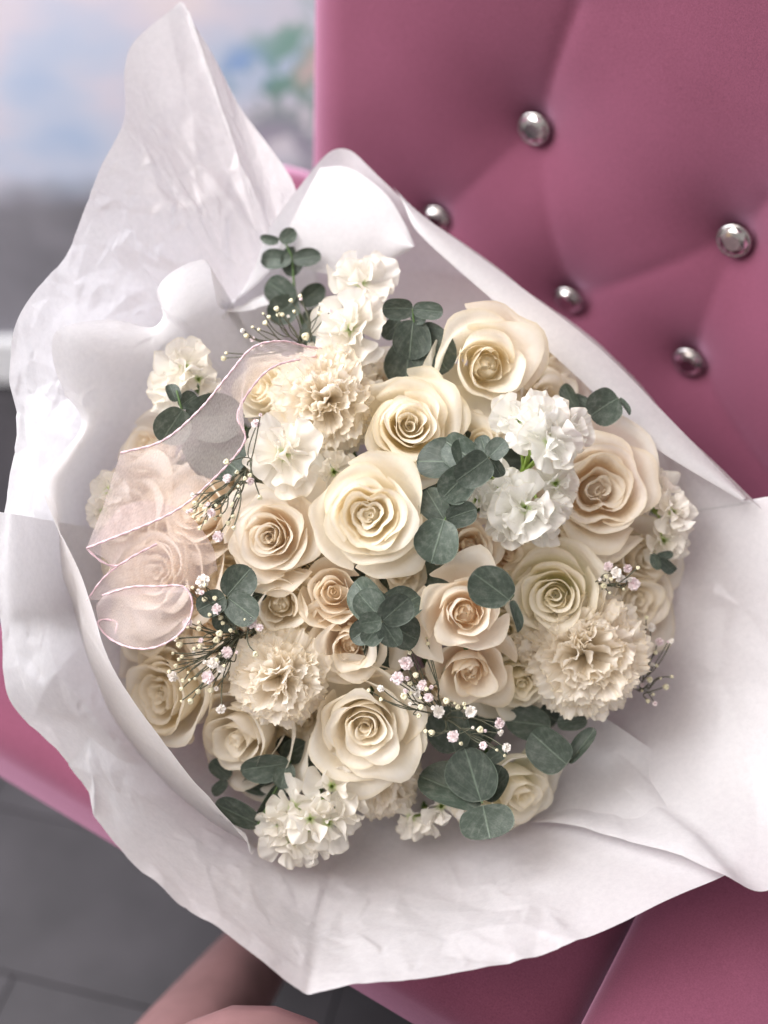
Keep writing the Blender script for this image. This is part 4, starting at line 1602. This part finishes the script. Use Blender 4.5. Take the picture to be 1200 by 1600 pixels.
G = gypsophila
w_, b_, k_ = 'white', 'bud', 'pink'
G('baby\'s breath hanging over the ribbon edge left of the ivory rose', (385, 735, .02),
  [(354, 722, b_, 7), (370, 738, b_, 5), (391, 752, k_, 8), (406, 777, b_, 6), (373, 760, b_, 4), (373, 775, b_, 4), (305, 786, b_, 6), (314, 790, b_, 5), (330, 802, k_, 9), (313, 825, b_, 5), (357, 817, b_, 6),
   (341, 838, k_, 12), (303, 807, b_, 4), (355, 747, k_, 9), (400, 662, k_, 9), (338, 790, b_, 4), (345, 805, b_, 4), (322, 815, b_, 4), (362, 790, b_, 4)], -0.045, 1)
G('wide spray of baby\'s breath in the lower left beside the carnation', (375, 995, .025),
  [(316, 908, w_, 14), (320, 936, b_, 7), (336, 935, b_, 6), (339, 951, k_, 11), (376, 952, b_, 6), (393, 972, k_, 12), (293, 973, k_, 10), (345, 965, b_, 6), (343, 990, b_, 8), (311, 982, b_, 6), (281, 1007, b_, 8),
   (313, 1010, b_, 6), (338, 1000, b_, 8), (270, 1056, w_, 11), (285, 1026, b_, 5), (275, 1040, b_, 5), (325, 1058, k_, 13), (333, 1036, w_, 12), (355, 1020, k_, 12), (399, 1022, b_, 7), (345, 1108, w_, 10), (298, 1095, b_, 7),
   (284, 1076, b_, 5), (310, 1080, b_, 6), (330, 1078, b_, 7), (345, 1045, w_, 8), (405, 980, k_, 8), (320, 915, b_, 5), (360, 985, b_, 5), (305, 1060, b_, 4), (290, 918, b_, 4)], -0.035, 2)
G('tangle of pinkish baby\'s breath right of the big ivory rose', (695, 1125, .025),
  [(657, 1005, b_, 8), (634, 1036, k_, 14), (622, 1060, k_, 13), (650, 1055, b_, 7), (641, 1068, b_, 6), (595, 1076, w_, 7), (632, 1088, b_, 9), (650, 1080, w_, 12), (658, 1105, b_, 7), (655, 1118, b_, 6), (698, 1095, b_, 8),
   (685, 1112, w_, 13), (735, 1112, w_, 12), (675, 1145, b_, 8), (708, 1150, k_, 12), (750, 1140, b_, 8), (791, 1168, w_, 9), (755, 1165, k_, 8), (670, 1090, k_, 10), (715, 1105, b_, 6), (725, 1100, b_, 5), (640, 1020, b_, 5), (660, 1070, k_, 10), (780, 1130, k_, 11)], -0.025, 3)
G('small clump of baby\'s breath at right beside the greenish cream rose', (930, 915, .02),
  [(950, 885, k_, 10), (963, 895, w_, 11), (990, 912, k_, 13), (980, 888, k_, 9), (943, 915, b_, 7), (955, 905, b_, 5), (972, 905, w_, 9)], -0.03, 4)
G('dark wiry baby\'s breath at the right edge of the large carnation', (1000, 1080, .02),
  [(1010, 965, b_, 5), (1018, 980, w_, 9), (1030, 1003, k_, 9), (1015, 1062, b_, 7), (1040, 1073, b_, 7), (1024, 1020, b_, 5), (1012, 1095, b_, 5), (1032, 1060, b_, 3), (1020, 1085, b_, 4), (1026, 1040, b_, 4)], -0.015, 5)
G('baby\'s breath seeds in front of the thin top left eucalyptus', (488, 560, .02),
  [(385, 525, b_, 6), (415, 505, b_, 6), (432, 483, b_, 6), (441, 492, b_, 5), (455, 470, b_, 5), (478, 525, b_, 9), (350, 560, b_, 6), (395, 530, k_, 6), (405, 515, b_, 4), (500, 490, b_, 6), (460, 487, b_, 4)], -0.02, 6)

# ------------------------------------------------------------------ organza ribbon
def band(name, ea, eb, mat, parent, n=60, nv=18, sag=0.004, waves=2.0, ph=0.0):
    a = catmull(np.array([P(*p) for p in ea]), n)
    b = catmull(np.array([P(*p) for p in eb]), n)
    pts = np.zeros((nv, n, 3))
    s = np.linspace(0, 1, n)
    for j in range(nv):
        w = j / (nv - 1)
        k = math.sin(w * math.pi)
        pts[j] = a * (1 - w) + b * w + ZA * (k * sag * np.sin(s * waves * 6.28 + ph + w * 3))[:, None]
    UV = np.stack([np.tile(s, nv), np.repeat(np.linspace(0, 1, nv), n)], 1)
    o = obj(name, grid_mesh(name, pts.reshape(-1, 3) - RORG, n, nv, UV), M[mat], parent)
    return a, b


def cord(pts, parent, r=0.0008):
    v, f = tube_arrays(catmull(pts, 260) - RORG, r * .8, 8, 2, 420)
    return obj('edge_cord', mesh_from('edge_cord', v, f), M['cord'], parent)


RORG = P(470, 560, .83)
rib = empty('organza_ribbon', Matrix.Translation(RORG))
tag(rib, 'sheer pink organza ribbon with corded edges trailing over the left flowers', 'ribbon')
D1 = dict
ea = [(505, 545, .835), (478, 541, .815), (440, 533, .80), (395, 543, .792), (355, 588, .785), (312, 640, .78), (255, 688, .777), (188, 708, .775)]
eb = [(505, 556, .835), (478, 560, .817), (430, 572, .805), (398, 600, .80), (371, 648, .795), (382, 690, .79), (330, 752, .785), (265, 803, .78), (135, 857, .775)]
a, b = band('upper_band', ea, eb, 'organza', rib, 80, 18, .004, 1.5)
cord(a, rib)
cord(b, rib)
ec = [(186, 712, .778), (182, 760, .78), (175, 800, .782), (150, 845, .778), (136, 857, .775)]
# fold going back under the first band
a2, b2 = band('folded_band', [(190, 790, .785), (235, 782, .79), (290, 800, .795), (330, 850, .80), (340, 890, .805)],
              [(136, 858, .776), (172, 885, .782), (140, 935, .785), (200, 930, .79), (290, 925, .80)], 'organza', rib, 50, 16, .004, 1.2, 1.0)
cord(catmull(np.array([P(*p) for p in [(136, 858, .775), (160, 878, .778), (182, 884, .782), (210, 868, .785), (245, 850, .79)]]), 40), rib, .0008)
cord(catmull(np.array([P(*p) for p in [(136, 938, .785), (160, 905, .784), (190, 880, .784)]]), 40), rib, .0006)
a3, b3 = band('loop_band', [(150, 945, .785), (172, 922, .782), (205, 917, .778), (245, 916, .776), (285, 916, .775), (299, 930, .775)],
              [(153, 975, .785), (172, 998, .782), (205, 1012, .778), (240, 1012, .776), (275, 995, .775), (296, 968, .775)], 'organza', rib, 50, 16, .003, 1.0, 2.0)
cord(catmull(np.array([P(*p) for p in [(160, 930, .784), (205, 917, .7775), (245, 916, .7755), (285, 916, .7745), (300, 938, .7745), (296, 968, .7745), (275, 995, .7745), (240, 1012, .7755), (205, 1012, .7775), (172, 998, .7815), (153, 975, .7845), (160, 968, .785), (182, 972, .785), (180, 990, .785)]]), 160), rib, .0007)
